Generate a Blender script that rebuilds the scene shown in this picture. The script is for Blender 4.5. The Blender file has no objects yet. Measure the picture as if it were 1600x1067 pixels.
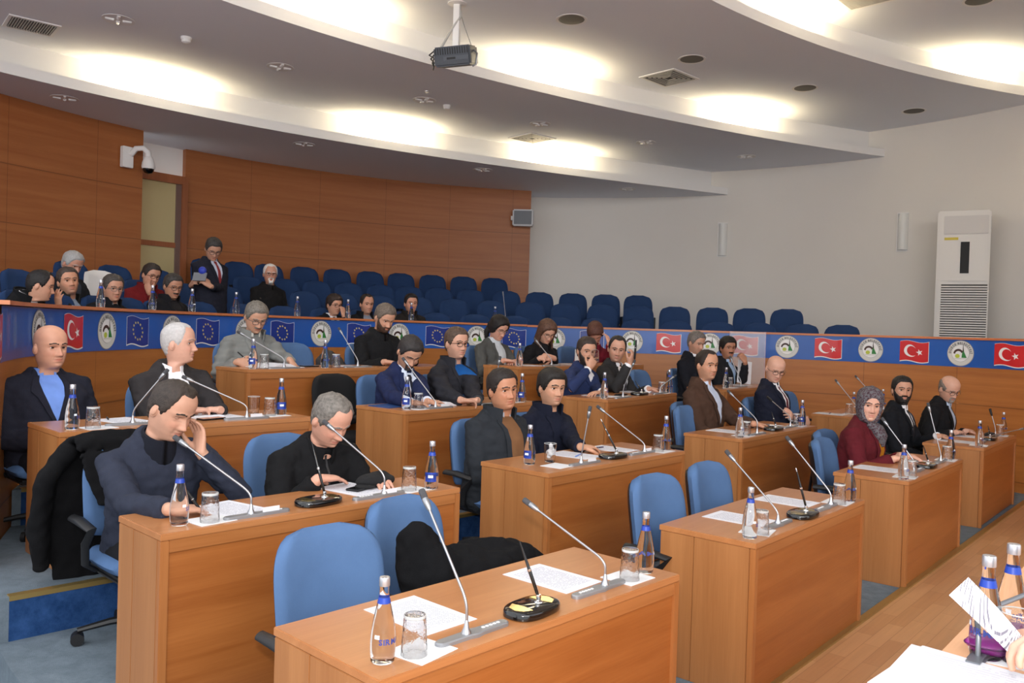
import bpy, bmesh, math, random
import numpy as np
from mathutils import Vector, Matrix, noise
from mathutils.bvhtree import BVHTree
random.seed(7); rng = np.random.default_rng(7)
C = bpy.context.scene.collection
SC = bpy.context.scene
PI = math.pi

# ------------------------------------------------------------------ camera
CAM_H = 1.7240
pitch, roll = -0.013982, 0.0308307
cam = bpy.data.cameras.new('camera'); cam.sensor_width = 36.0; cam.lens = 36.0 * 1292.72 / 1600.0
cam.clip_start = 0.05; cam.clip_end = 200
camo = bpy.data.objects.new('camera', cam); C.objects.link(camo)
fv = Vector((0, math.cos(pitch), math.sin(pitch))); uv_ = Vector((0, -math.sin(pitch), math.cos(pitch))); rv = Vector((1, 0, 0))
R_ = math.cos(roll) * rv + math.sin(roll) * uv_; U_ = -math.sin(roll) * rv + math.cos(roll) * uv_
camo.matrix_world = Matrix(((R_.x, U_.x, -fv.x, 0), (R_.y, U_.y, -fv.y, 0), (R_.z, U_.z, -fv.z, CAM_H), (0, 0, 0, 1)))
SC.camera = camo

# ------------------------------------------------------------------ world, lights, exposure
w = bpy.data.worlds.new('world'); SC.world = w; w.use_nodes = True
w.node_tree.nodes['Background'].inputs[0].default_value = (0.93, 0.96, 1.0, 1)
w.node_tree.nodes['Background'].inputs[1].default_value = 1.86
SC.view_settings.view_transform = 'Standard'; SC.view_settings.look = 'None'
SC.view_settings.exposure = 0.0; SC.view_settings.gamma = 1.0
try: SC.view_settings.use_curve_mapping = False
except Exception: pass

def area(name, loc, target, sx, sy, power, col):
    l = bpy.data.lights.new(name, 'AREA'); l.shape = 'RECTANGLE'; l.size = sx; l.size_y = sy; l.energy = power; l.color = col
    o = bpy.data.objects.new(name, l); C.objects.link(o); o.location = loc
    o.rotation_euler = (Vector(target) - Vector(loc)).to_track_quat('-Z', 'Y').to_euler()
    return o
FLASH = area('camera_flash', (-0.03, -0.02, 1.93), (0.9, 8.0, 1.6), 0.09, 0.06, 26, (1.0, 0.97, 0.93))
FLASH.data.spread = math.radians(105)
ROOM_FILL = area('added_room_fill', (2.0, -5.0, 5.2), (1.2, 12.0, 2.6), 9.0, 2.5, 520, (1.0, 0.97, 0.94))  # added soft fill from behind the camera, stands in for unseen room light

# ------------------------------------------------------------------ helpers
def lin(r, g, b):
    def f(c):
        c /= 255.0
        return c / 12.92 if c <= 0.04045 else ((c + 0.055) / 1.055) ** 2.4
    return (f(r), f(g), f(b), 1.0)

MATS = {}
def newmat(name):
    m = bpy.data.materials.new(name); m.use_nodes = True
    return m, m.node_tree.nodes, m.node_tree.links, m.node_tree.nodes['Principled BSDF']

def mat(name, rgb, rough=0.5, metal=0.0, bump=None, var=None, spec=0.5, coat=0.0, trans=0.0, ior=1.45, emit=0.0):
    if name in MATS: return MATS[name]
    m, N, L, B = newmat(name)
    c = lin(*rgb); B.inputs['Base Color'].default_value = c
    B.inputs['Roughness'].default_value = rough; B.inputs['Metallic'].default_value = metal
    B.inputs['Specular IOR Level'].default_value = spec; B.inputs['Coat Weight'].default_value = coat
    B.inputs['Transmission Weight'].default_value = trans; B.inputs['IOR'].default_value = ior
    if emit: B.inputs['Emission Color'].default_value = c; B.inputs['Emission Strength'].default_value = emit
    if var or bump:
        tc = N.new('ShaderNodeTexCoord')
        if var:
            n = N.new('ShaderNodeTexNoise'); n.inputs['Scale'].default_value = var[0]; n.inputs['Detail'].default_value = 4
            L.new(tc.outputs['Object'], n.inputs['Vector'])
            r = N.new('ShaderNodeMapRange'); r.inputs['To Min'].default_value = 1 - var[1]; r.inputs['To Max'].default_value = 1 + var[1]
            r.inputs['From Min'].default_value = 0.3; r.inputs['From Max'].default_value = 0.7
            L.new(n.outputs['Fac'], r.inputs['Value'])
            mx = N.new('ShaderNodeVectorMath'); mx.operation = 'SCALE'; mx.inputs[0].default_value = c[:3]
            L.new(r.outputs[0], mx.inputs['Scale']); L.new(mx.outputs[0], B.inputs['Base Color'])
        if bump:
            n2 = N.new('ShaderNodeTexNoise'); n2.inputs['Scale'].default_value = bump[0]; n2.inputs['Detail'].default_value = 3
            L.new(tc.outputs['Object'], n2.inputs['Vector'])
            b = N.new('ShaderNodeBump'); b.inputs['Strength'].default_value = bump[1]; b.inputs['Distance'].default_value = 0.01
            L.new(n2.outputs['Fac'], b.inputs['Height']); L.new(b.outputs[0], B.inputs['Normal'])
    MATS[name] = m
    return m

def wood(name, dark, light, axis, rough=0.38, coord='Object', seams=None, coat=0.15):
    """Veneer with the grain running along axis (0,1,2) of the object or UV space."""
    if name in MATS: return MATS[name]
    m, N, L, B = newmat(name)
    tc = N.new('ShaderNodeTexCoord'); mp = N.new('ShaderNodeMapping')
    L.new(tc.outputs[coord], mp.inputs['Vector'])
    sc = [11.0, 11.0, 11.0]; sc[axis] = 0.55; mp.inputs['Scale'].default_value = sc
    n = N.new('ShaderNodeTexNoise'); n.inputs['Scale'].default_value = 1.0; n.inputs['Detail'].default_value = 6; n.inputs['Distortion'].default_value = 0.8
    L.new(mp.outputs[0], n.inputs['Vector'])
    mp2 = N.new('ShaderNodeMapping'); L.new(tc.outputs[coord], mp2.inputs['Vector'])
    sc2 = [160.0, 160.0, 160.0]; sc2[axis] = 5.0; mp2.inputs['Scale'].default_value = sc2
    n2 = N.new('ShaderNodeTexNoise'); n2.inputs['Scale'].default_value = 1.0; n2.inputs['Detail'].default_value = 2
    L.new(mp2.outputs[0], n2.inputs['Vector'])
    ad = N.new('ShaderNodeMath'); ad.operation = 'MULTIPLY_ADD'; ad.inputs[1].default_value = 0.35
    L.new(n2.outputs['Fac'], ad.inputs[0]); L.new(n.outputs['Fac'], ad.inputs[2])
    cr = N.new('ShaderNodeValToRGB'); cr.color_ramp.elements[0].position = 0.42; cr.color_ramp.elements[1].position = 0.92
    cr.color_ramp.elements[0].color = lin(*dark); cr.color_ramp.elements[1].color = lin(*light)
    L.new(ad.outputs[0], cr.inputs['Fac'])
    out = cr.outputs['Color']
    if seams:                                   # thin dark joints: vertical every du, horizontal at the given heights
        sp = N.new('ShaderNodeSeparateXYZ'); L.new(tc.outputs[coord], sp.inputs[0])
        du, zs = seams; facs = []
        d = N.new('ShaderNodeMath'); d.operation = 'PINGPONG'; d.inputs[1].default_value = du / 2
        L.new(sp.outputs['X'], d.inputs[0])
        lt = N.new('ShaderNodeMath'); lt.operation = 'LESS_THAN'; lt.inputs[1].default_value = 0.004; L.new(d.outputs[0], lt.inputs[0]); facs.append(lt)
        for z in zs:
            c_ = N.new('ShaderNodeMath'); c_.operation = 'COMPARE'; c_.inputs[1].default_value = z; c_.inputs[2].default_value = 0.007
            L.new(sp.outputs['Y'], c_.inputs[0]); facs.append(c_)
        cur = facs[0].outputs[0]
        for k in facs[1:]:
            mm = N.new('ShaderNodeMath'); mm.operation = 'MAXIMUM'; L.new(cur, mm.inputs[0]); L.new(k.outputs[0], mm.inputs[1]); cur = mm.outputs[0]
        ms = N.new('ShaderNodeMath'); ms.operation = 'MULTIPLY'; ms.inputs[1].default_value = 0.45; L.new(cur, ms.inputs[0])
        mx = N.new('ShaderNodeMix'); mx.data_type = 'RGBA'; mx.inputs[7].default_value = lin(60, 28, 12)
        L.new(ms.outputs[0], mx.inputs[0]); L.new(out, mx.inputs[6]); out = mx.outputs[2]
    L.new(out, B.inputs['Base Color'])
    B.inputs['Roughness'].default_value = rough; B.inputs['Coat Weight'].default_value = coat; B.inputs['Coat Roughness'].default_value = 0.25
    MATS[name] = m
    return m

def link(o, parent=None, mats=()):
    C.objects.link(o)
    if parent is not None: o.parent = parent
    return o

def tag(o, label=None, cat=None, group=None, kind=None):
    if label: o['label'] = label
    if cat: o['category'] = cat
    if group: o['group'] = group
    if kind: o['kind'] = kind
    return o

def empty(name, loc=(0, 0, 0), rz=0.0, label=None, cat=None, group=None):
    o = bpy.data.objects.new(name, None); C.objects.link(o); o.location = loc; o.rotation_euler = (0, 0, rz)
    o.empty_display_size = 0.1
    return tag(o, label, cat, group)

def copy_tree(o, parent=None):
    c = o.copy(); C.objects.link(c)
    if parent is not None: c.parent = parent
    for ch in list(o.children): copy_tree(ch, c)
    return c

class G:
    """Collects shapes and links them as ONE mesh object."""
    def __init__(s): s.v = []; s.f = []; s.m = []; s.uv = None
    def add(s, v, f, m=0):
        n = len(s.v); s.v.extend([tuple(p) for p in v]); s.f.extend([tuple(i + n for i in q) for q in f]); s.m.extend([m] * len(f)); return s
    def box(s, lo, hi, m=0, bev=0.0, M=None):
        bm = bmesh.new(); bmesh.ops.create_cube(bm, size=1.0)
        c = [(a + b) / 2 for a, b in zip(lo, hi)]; d = [abs(b - a) for a, b in zip(lo, hi)]
        for q in bm.verts: q.co = Vector((q.co.x * d[0] + c[0], q.co.y * d[1] + c[1], q.co.z * d[2] + c[2]))
        if bev: bmesh.ops.bevel(bm, geom=list(bm.edges), offset=min(bev, min(d) * 0.45), segments=2, affect='EDGES')
        if M is not None: bmesh.ops.transform(bm, matrix=M, verts=bm.verts)
        bm.verts.index_update()
        s.add([q.co.copy() for q in bm.verts], [[q.index for q in f.verts] for f in bm.faces], m); bm.free(); return s
    def loft(s, rings, m=0, cap=True, closed=True):
        n = len(rings[0]); v = [p for r in rings for p in r]; f = []
        for i in range(len(rings) - 1):
            for j in range(n if closed else n - 1):
                k = (j + 1) % n; f.append((i * n + j, i * n + k, (i + 1) * n + k, (i + 1) * n + j))
        if cap and closed:
            f.append(tuple(range(n - 1, -1, -1))); f.append(tuple((len(rings) - 1) * n + j for j in range(n)))
        return s.add(v, f, m)
    def lathe(s, prof, n=24, m=0, M=None, cap=True):
        rings = []
        for r, z in prof:
            ring = [Vector((r * math.cos(2 * PI * j / n), r * math.sin(2 * PI * j / n), z)) for j in range(n)]
            rings.append([M @ p for p in ring] if M is not None else ring)
        return s.loft(rings, m, cap)
    def tube(s, pts, rad, n=8, m=0, flat=None):
        pts = [Vector(p) for p in pts]; rad = rad if hasattr(rad, '__len__') else [rad] * len(pts)
        rings = []; prev = None
        for i, p in enumerate(pts):
            a = pts[max(0, i - 1)]; b = pts[min(len(pts) - 1, i + 1)]; d = (b - a).normalized()
            if prev is None:
                u = Vector((0, 0, 1)).cross(d)
                if u.length < 1e-3: u = Vector((1, 0, 0))
            else: u = prev - d * prev.dot(d)
            u.normalize(); prev = u; q = d.cross(u)
            fl = 1.0 if flat is None else flat
            rings.append([p + rad[i] * (math.cos(2 * PI * j / n) * u + fl * math.sin(2 * PI * j / n) * q) for j in range(n)])
        return s.loft(rings, m)
    def ball(s, c, r, m=0, nu=14, nv=9, M=None):
        r = r if hasattr(r, '__len__') else (r, r, r)
        v = []; f = []
        for i in range(nv + 1):
            t = PI * i / nv
            for j in range(nu):
                a = 2 * PI * j / nu
                p = Vector((r[0] * math.sin(t) * math.cos(a), r[1] * math.sin(t) * math.sin(a), r[2] * math.cos(t)))
                if M is not None: p = M @ p
                v.append(p + Vector(c))
        for i in range(nv):
            for j in range(nu):
                k = (j + 1) % nu; f.append((i * nu + j, (i + 1) * nu + j, (i + 1) * nu + k, i * nu + k))
        return s.add(v, f, m)
    def mesh(s, name, mats):
        me = bpy.data.meshes.new(name); me.from_pydata([tuple(p) for p in s.v], [], s.f)
        for q in (mats if isinstance(mats, (list, tuple)) else [mats]): me.materials.append(q)
        me.polygons.foreach_set('material_index', s.m)
        return me
    def build(s, name, mats, parent=None, smooth=40, loc=None):
        me = s.mesh(name, mats); fin(me, smooth)
        o = bpy.data.objects.new(name, me); C.objects.link(o)
        if parent is not None: o.parent = parent
        if loc is not None: o.location = loc
        return o

def fin(me, smooth=40):
    bm = bmesh.new(); bm.from_mesh(me); bmesh.ops.remove_doubles(bm, verts=bm.verts, dist=1e-6)
    bmesh.ops.recalc_face_normals(bm, faces=bm.faces); bm.to_mesh(me); bm.free()
    if smooth:
        me.polygons.foreach_set('use_smooth', [True] * len(me.polygons))
        try: me.set_sharp_from_angle(angle=math.radians(smooth))
        except Exception: pass
    me.update()

def remesh(g, vox, smooth=3):
    """Voxel-unite the overlapping shapes of g into one continuous surface."""
    me = g.mesh('t', []); o = bpy.data.objects.new('t', me); C.objects.link(o)
    bm = bmesh.new(); bm.from_mesh(me); bmesh.ops.recalc_face_normals(bm, faces=bm.faces); bm.to_mesh(me); bm.free()
    r = o.modifiers.new('r', 'REMESH'); r.mode = 'VOXEL'; r.voxel_size = vox; r.adaptivity = 0
    if smooth:
        sm = o.modifiers.new('s', 'SMOOTH'); sm.iterations = smooth; sm.factor = 0.5
    dg = bpy.context.evaluated_depsgraph_get(); ev = o.evaluated_get(dg); m2 = bpy.data.meshes.new_from_object(ev)
    n = len(m2.vertices); co = np.empty(n * 3); m2.vertices.foreach_get('co', co)
    nr = np.empty(n * 3); m2.vertices.foreach_get('normal', nr)
    F = [tuple(p.vertices) for p in m2.polygons]
    bpy.data.objects.remove(o); bpy.data.meshes.remove(me); bpy.data.meshes.remove(m2)
    return co.reshape(-1, 3), nr.reshape(-1, 3), F

def mesh_obj(name, V, F, mats, parent=None, smooth=180):
    g = G(); g.v = [tuple(p) for p in V]; g.f = [tuple(q) for q in F]; g.m = [0] * len(F)
    return g.build(name, mats, parent, smooth)

# ------------------------------------------------------------------ materials
M_ = {}
DT_D, DT_L = (168, 96, 50), (204, 132, 78)
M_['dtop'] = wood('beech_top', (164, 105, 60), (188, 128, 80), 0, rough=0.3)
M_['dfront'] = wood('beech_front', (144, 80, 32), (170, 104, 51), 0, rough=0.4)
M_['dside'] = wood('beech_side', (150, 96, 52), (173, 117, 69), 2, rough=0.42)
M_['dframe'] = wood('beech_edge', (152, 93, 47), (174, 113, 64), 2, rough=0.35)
M_['wallwood'] = wood('panel_wood', (160, 94, 40), (184, 116, 56), 0, rough=0.42, coord='UV', seams=(1.15, (0.98, 0.55, 0.12)))
M_['backwood'] = wood('back_panel_wood', (150, 85, 40), (168, 103, 55), 0, rough=0.5, coord='UV', seams=(1.25, (2.0, 2.88, 3.62)))
M_['rail'] = wood('rail_wood', (186, 106, 62), (206, 128, 82), 0, rough=0.35, coord='UV')
M_['doorwood'] = wood('door_wood', (138, 78, 42), (158, 92, 54), 2, rough=0.45)
M_['podium'] = wood('podium_wood', (222, 164, 120), (240, 184, 140), 0, rough=0.35)
M_['ceil'] = mat('ceiling_paint', (234, 236, 242), 0.9)
M_['white'] = mat('white_paint', (236, 234, 232), 0.85)
M_['wall'] = mat('wall_paint', (224, 219, 212), 0.75, var=(0.5, 0.03))
M_['blue'] = mat('blue_upholstery', (80, 108, 148), 0.9, bump=(420, 0.25), var=(6, 0.06), spec=0.2)
M_['navy'] = mat('navy_upholstery', (38, 60, 98), 0.92, bump=(420, 0.25), var=(5, 0.08), spec=0.2)
M_['black'] = mat('black_plastic', (24, 24, 26), 0.45)
M_['gloss'] = mat('black_gloss', (10, 10, 11), 0.08, coat=0.6)
M_['silver'] = mat('silver_metal', (190, 190, 194), 0.28, metal=1.0)
M_['grey'] = mat('grey_metal', (128, 132, 138), 0.4, metal=0.6)
M_['chrome'] = mat('chrome', (225, 225, 225), 0.1, metal=1.0)
M_['gold'] = mat('gold_inlay', (190, 165, 105), 0.12, metal=0.9)
M_['paperw'] = mat('white_paper', (222, 222, 227), 0.8)
M_['napkin'] = mat('napkin_paper', (224, 224, 226), 0.9, bump=(90, 0.2))
M_['cap'] = mat('bottle_cap', (196, 196, 202), 0.3, metal=0.75)
M_['bband'] = mat('blue_label', (30, 62, 160), 0.4)
M_['btext'] = mat('blue_print', (52, 66, 140), 0.5)
M_['water'] = mat('bottle_glass', (250, 252, 252), 0.0, trans=1.0, ior=1.33)
M_['glass'] = mat('tumbler_glass', (252, 252, 252), 0.02, trans=1.0, ior=1.4)
M_['phone'] = mat('phone_black', (14, 15, 18), 0.15, coat=0.4)
M_['brass'] = mat('brass_strip', (176, 150, 92), 0.35, metal=0.7)

def carpet(name, c1, c2):
    m, N, L, B = newmat(name)
    tc = N.new('ShaderNodeTexCoord'); n = N.new('ShaderNodeTexNoise'); n.inputs['Scale'].default_value = 9; n.inputs['Detail'].default_value = 8; n.inputs['Roughness'].default_value = 0.75
    L.new(tc.outputs['Object'], n.inputs['Vector'])
    cr = N.new('ShaderNodeValToRGB'); cr.color_ramp.elements[0].position = 0.35; cr.color_ramp.elements[1].position = 0.68
    cr.color_ramp.elements[0].color = lin(*c1); cr.color_ramp.elements[1].color = lin(*c2); L.new(n.outputs['Fac'], cr.inputs['Fac']); L.new(cr.outputs[0], B.inputs['Base Color'])
    n2 = N.new('ShaderNodeTexNoise'); n2.inputs['Scale'].default_value = 350; L.new(tc.outputs['Object'], n2.inputs['Vector'])
    b = N.new('ShaderNodeBump'); b.inputs['Strength'].default_value = 0.6; b.inputs['Distance'].default_value = 0.01; L.new(n2.outputs[0], b.inputs['Height']); L.new(b.outputs[0], B.inputs['Normal'])
    B.inputs['Roughness'].default_value = 0.95; B.inputs['Specular IOR Level'].default_value = 0.1
    return m
M_['carpet'] = carpet('grey_blue_carpet', (102, 114, 124), (124, 136, 146))
M_['carpetd'] = carpet('deep_blue_carpet', (26, 56, 100), (52, 86, 138))

def parquet(name):
    m, N, L, B = newmat(name)
    tc = N.new('ShaderNodeTexCoord'); mp = N.new('ShaderNodeMapping'); mp.inputs['Rotation'].default_value = (0, 0, -0.855); L.new(tc.outputs['Object'], mp.inputs[0])
    br = N.new('ShaderNodeTexBrick'); br.inputs['Scale'].default_value = 1.0; br.inputs['Brick Width'].default_value = 0.46; br.inputs['Row Height'].default_value = 0.09
    br.inputs['Mortar Size'].default_value = 0.0012; br.inputs['Color1'].default_value = lin(204, 156, 110); br.inputs['Color2'].default_value = lin(188, 138, 94); br.inputs['Mortar'].default_value = lin(158, 110, 72)
    br.offset = 0.37; L.new(mp.outputs[0], br.inputs['Vector'])
    mp2 = N.new('ShaderNodeMapping'); mp2.inputs['Scale'].default_value = (2, 40, 1); L.new(mp.outputs[0], mp2.inputs[0])
    n = N.new('ShaderNodeTexNoise'); n.inputs['Scale'].default_value = 1.0; n.inputs['Detail'].default_value = 4; L.new(mp2.outputs[0], n.inputs['Vector'])
    r = N.new('ShaderNodeMapRange'); r.inputs['To Min'].default_value = 0.82; r.inputs['To Max'].default_value = 1.12; L.new(n.outputs[0], r.inputs[0])
    mx = N.new('ShaderNodeVectorMath'); mx.operation = 'SCALE'; L.new(br.outputs['Color'], mx.inputs[0]); L.new(r.outputs[0], mx.inputs['Scale'])
    L.new(mx.outputs[0], B.inputs['Base Color']); B.inputs['Roughness'].default_value = 0.34
    return m
M_['parquet'] = parquet('beech_parquet')

def printed(name, lines=34, ink=(168, 168, 178)):
    """White sheet whose printed lines follow the sheet's own x/y."""
    m, N, L, B = newmat(name)
    tc = N.new('ShaderNodeTexCoord'); sp = N.new('ShaderNodeSeparateXYZ'); L.new(tc.outputs['Generated'], sp.inputs[0])
    a = N.new('ShaderNodeMath'); a.operation = 'MULTIPLY'; a.inputs[1].default_value = lines; L.new(sp.outputs['Y'], a.inputs[0])
    fr = N.new('ShaderNodeMath'); fr.operation = 'FRACT'; L.new(a.outputs[0], fr.inputs[0])
    gt = N.new('ShaderNodeMath'); gt.operation = 'LESS_THAN'; gt.inputs[1].default_value = 0.38; L.new(fr.outputs[0], gt.inputs[0])
    fl = N.new('ShaderNodeMath'); fl.operation = 'FLOOR'; L.new(a.outputs[0], fl.inputs[0])
    cb = N.new('ShaderNodeCombineXYZ'); L.new(sp.outputs['X'], cb.inputs[0]); L.new(fl.outputs[0], cb.inputs[1])
    mp = N.new('ShaderNodeMapping'); mp.inputs['Scale'].default_value = (34, 3.7, 1); L.new(cb.outputs[0], mp.inputs[0])
    n = N.new('ShaderNodeTexNoise'); n.inputs['Scale'].default_value = 1.0; L.new(mp.outputs[0], n.inputs['Vector'])
    g2 = N.new('ShaderNodeMath'); g2.operation = 'GREATER_THAN'; g2.inputs[1].default_value = 0.44; L.new(n.outputs[0], g2.inputs[0])
    pp = N.new('ShaderNodeMath'); pp.operation = 'PINGPONG'; pp.inputs[1].default_value = 0.5; L.new(sp.outputs['X'], pp.inputs[0])
    mg = N.new('ShaderNodeMath'); mg.operation = 'GREATER_THAN'; mg.inputs[1].default_value = 0.11; L.new(pp.outputs[0], mg.inputs[0])
    py = N.new('ShaderNodeMath'); py.operation = 'PINGPONG'; py.inputs[1].default_value = 0.5; L.new(sp.outputs['Y'], py.inputs[0])
    my = N.new('ShaderNodeMath'); my.operation = 'GREATER_THAN'; my.inputs[1].default_value = 0.1; L.new(py.outputs[0], my.inputs[0])
    cur = gt.outputs[0]
    for q in (g2, mg, my):
        k = N.new('ShaderNodeMath'); k.operation = 'MULTIPLY'; L.new(cur, k.inputs[0]); L.new(q.outputs[0], k.inputs[1]); cur = k.outputs[0]
    mx = N.new('ShaderNodeMix'); mx.data_type = 'RGBA'; mx.inputs[6].default_value = lin(222, 222, 228); mx.inputs[7].default_value = lin(*ink); L.new(cur, mx.inputs[0])
    L.new(mx.outputs[2], B.inputs['Base Color']); B.inputs['Roughness'].default_value = 0.8
    return m
M_['print'] = printed('printed_sheet')

# ------------------------------------------------------------------ layout of the hall (metres)
CX, CY, RW = 1.57, 7.1, 5.10           # centre and radius of the curved gallery front
TH = 0.855
AA = Vector((math.cos(TH), math.sin(TH), 0)); BB = Vector((-math.sin(TH), math.cos(TH), 0))
def ab(al, pe, z=0.0): return AA * al + BB * pe + Vector((0, 0, z))
def pol(phi, R, z=0.0):
    p = math.radians(phi); return Vector((CX + R * math.cos(p), CY + R * math.sin(p), z))
Z1, Z2, Z3, Z4 = 4.47, 4.93, 5.40, 5.87
def wallR(phi):                        # the white wall's distance from the centre
    if phi >= 97.4: return 10.07
    return 8.26 + (phi - 42) * 0.0327
TIER = {1: 0.95, 2: 1.20, 3: 1.42, 4: 1.70}
# ------------------------------------------------------------------ the setting
def structure(o, label): o['kind'] = 'structure'; o['label'] = label; return o

def flat(name, poly, z0, z1, m, label, uvless=True):
    """A slab with the outline poly (list of x, y) from z0 to z1."""
    g = G(); n = len(poly)
    g.add([(p[0], p[1], z1) for p in poly] + [(p[0], p[1], z0) for p in poly], [tuple(range(n)), tuple(range(2 * n - 1, n - 1, -1))] + [(i, i + n, (i + 1) % n + n, (i + 1) % n) for i in range(n)])
    return structure(g.build(name, m, smooth=0), label)

def clip(poly, n, d):                  # keep the part of poly with n.p >= d
    out = []
    for i in range(len(poly)):
        a, b = poly[i - 1], poly[i]; fa = n[0] * a[0] + n[1] * a[1] - d; fb = n[0] * b[0] + n[1] * b[1] - d
        if (fa >= 0) != (fb >= 0):
            t = fa / (fa - fb); out.append((a[0] + (b[0] - a[0]) * t, a[1] + (b[1] - a[1]) * t))
        if fb >= 0: out.append(b)
    return out
disc = [tuple(pol(a, RW - 0.01)[:2]) for a in range(0, 360, 3)]

big = [(-9, -6), (13, -6), (13, 18), (-9, 18)]
flat('floor', clip(big, (-BB.x, -BB.y), -1.65), -0.1, 0.0, M_['parquet'], 'beech parquet floor in front of the desks')
flat('floor_carpet', clip(big, (BB.x, BB.y), 1.66), -0.1, 0.0, M_['carpet'], 'grey blue carpet under the front row of desks')
g = G(); p0, p1 = ab(-3, 1.645), ab(14, 1.645); q = BB * 0.045
g.add([p0, p1, p1 + q, p0 + q] + [v + Vector((0, 0, 0.012)) for v in (p0, p1, p1 + q, p0 + q)], [(3, 2, 1, 0), (4, 5, 6, 7), (0, 1, 5, 4), (1, 2, 6, 5), (2, 3, 7, 6), (3, 0, 4, 7)])
structure(g.build('trim_1', M_['brass'], smooth=0), 'brass strip between the parquet and the carpet')
for i, (c0, sl, z, zl) in enumerate(((2.86, 0.015, 0.1375, 0.0), (4.53, 0.07, 0.353, 0.1375), (6.15, 0.12, 0.588, 0.353))):
    nrm = Vector((BB.x + sl * AA.x, BB.y + sl * AA.y)); d = c0
    po = clip(disc, nrm, d)
    flat('floor_tier', po, zl, z, M_['carpet'], 'carpeted tier %s from the parquet' % ('one step up', 'two steps up', 'three steps up')[i])
    # brass nosing with the deep blue carpet of the riser below it
    nn = nrm.normalized(); tt = Vector((nn.y, -nn.x)); o0 = nn * (d / nrm.length)
    mid = Vector((CX, CY)); tm = (mid - o0).dot(tt); h = math.sqrt(max(0.1, (RW - 0.06) ** 2 - ((mid - o0).dot(nn)) ** 2))
    a_ = o0 + tt * (tm - h); b_ = o0 + tt * (tm + h)
    for nm, m, off, w_, z0, z1, lb in (('trim_2', M_['brass'], -0.008, 0.05, z - 0.018, z + 0.006, 'brass nosing of the step'), ('trim_3', M_['carpetd'], -0.006, 0.006, zl, z - 0.018, 'deep blue carpet on the step riser')):
        g = G(); s0 = nn * off; s1 = nn * (off + w_)
        ps = [a_ + s0, b_ + s0, b_ + s1, a_ + s1]
        g.add([(p.x, p.y, z0) for p in ps] + [(p.x, p.y, z1) for p in ps], [(3, 2, 1, 0), (4, 5, 6, 7), (0, 1, 5, 4), (1, 2, 6, 5), (2, 3, 7, 6), (3, 0, 4, 7)])
        structure(g.build(nm, m, smooth=0), lb + ' ' + ('nearest the parquet', 'in the middle', 'below the top row')[i])

def arc_slab(name, r0, r1, z0, z1, a0, a1, mats, step=2.0, r1f=None, kind='structure', label=None, parent=None, smooth=30):
    """Solid ring sector; UV = (arc length, height) so that veneer grain follows the curve."""
    n = max(2, int(abs(a1 - a0) / step)); v = []; f = []; uvs = []
    for i in range(n + 1):
        a = a0 + (a1 - a0) * i / n; ro = r1 if r1f is None else r1f(a)
        v += [pol(a, r0, z0), pol(a, r0, z1), pol(a, ro, z1), pol(a, ro, z0)]
    def U(k): return math.radians(a0 + (a1 - a0) * (k // 4) / n) * r0
    for i in range(n):
        b = 4 * i
        for s in range(4):
            t = (s + 1) % 4; f.append((b + s, b + 4 + s, b + 4 + t, b + t))
    f += [(0, 1, 2, 3), (4 * n + 3, 4 * n + 2, 4 * n + 1, 4 * n)]
    me = bpy.data.meshes.new(name); me.from_pydata([tuple(p) for p in v], [], f)
    for m in mats: me.materials.append(m)
    uvl = me.uv_layers.new(name='uv')
    for p in me.polygons:
        for li in p.loop_indices:
            k = me.loops[li].vertex_index; q = me.vertices[k].co
            rr = (math.hypot(q.x - CX, q.y - CY) - r0)
            uvl.data[li].uv = (U(k), q.z + (rr if abs(p.normal.z) > 0.7 else 0))
    bm = bmesh.new(); bm.from_mesh(me); bmesh.ops.recalc_face_normals(bm, faces=bm.faces); bm.to_mesh(me); bm.free()
    me.polygons.foreach_set('use_smooth', [True] * len(me.polygons)); me.set_sharp_from_angle(angle=math.radians(smooth)); me.update()
    o = bpy.data.objects.new(name, me); C.objects.link(o)
    if parent is not None: o.parent = parent
    if kind: o['kind'] = kind
    if label: o['label'] = label
    return o

arc_slab('wall_gallery_front', RW, RW + 0.08, 0.0, 1.44, 0, 212, [M_['wallwood']], label='curved wood panelled wall below the gallery')
for k, (r0, r1) in enumerate(((RW + 0.08, 6.35), (6.35, 7.25), (7.25, 8.2), (8.2, 9.4))):
    t = k + 1
    cap_ = (lambda R: (lambda a: min(R, wallR(a) - 0.03)))(r1)
    a1 = 212 if t < 3 else 200
    lo = 20 if t < 4 else 42
    if t < 4: arc_slab('floor_gallery', r0, r1, TIER[t] - 0.3, TIER[t], lo, a1, [M_['carpetd']], r1f=cap_, label='carpeted gallery tier %d' % t)
    else:
        arc_slab('floor_gallery', r0, r1, TIER[t] - 0.3, TIER[t], 44, 98, [M_['carpetd']], r1f=lambda a: max(8.21, min(9.9, wallR(a) - 0.03)), label='carpeted top gallery tier by the white wall')
        arc_slab('floor_gallery', r0, r1, TIER[t] - 0.3, TIER[t], 98, 144.6, [M_['carpetd']], r1f=lambda a: 9.28, label='carpeted top gallery tier by the wood panels')
        arc_slab('floor_gallery', r0, r1, TIER[t] - 0.3, TIER[t], 144.6, 200, [M_['carpetd']], r1f=lambda a: 8.62, label='carpeted top gallery tier at the left')
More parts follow.
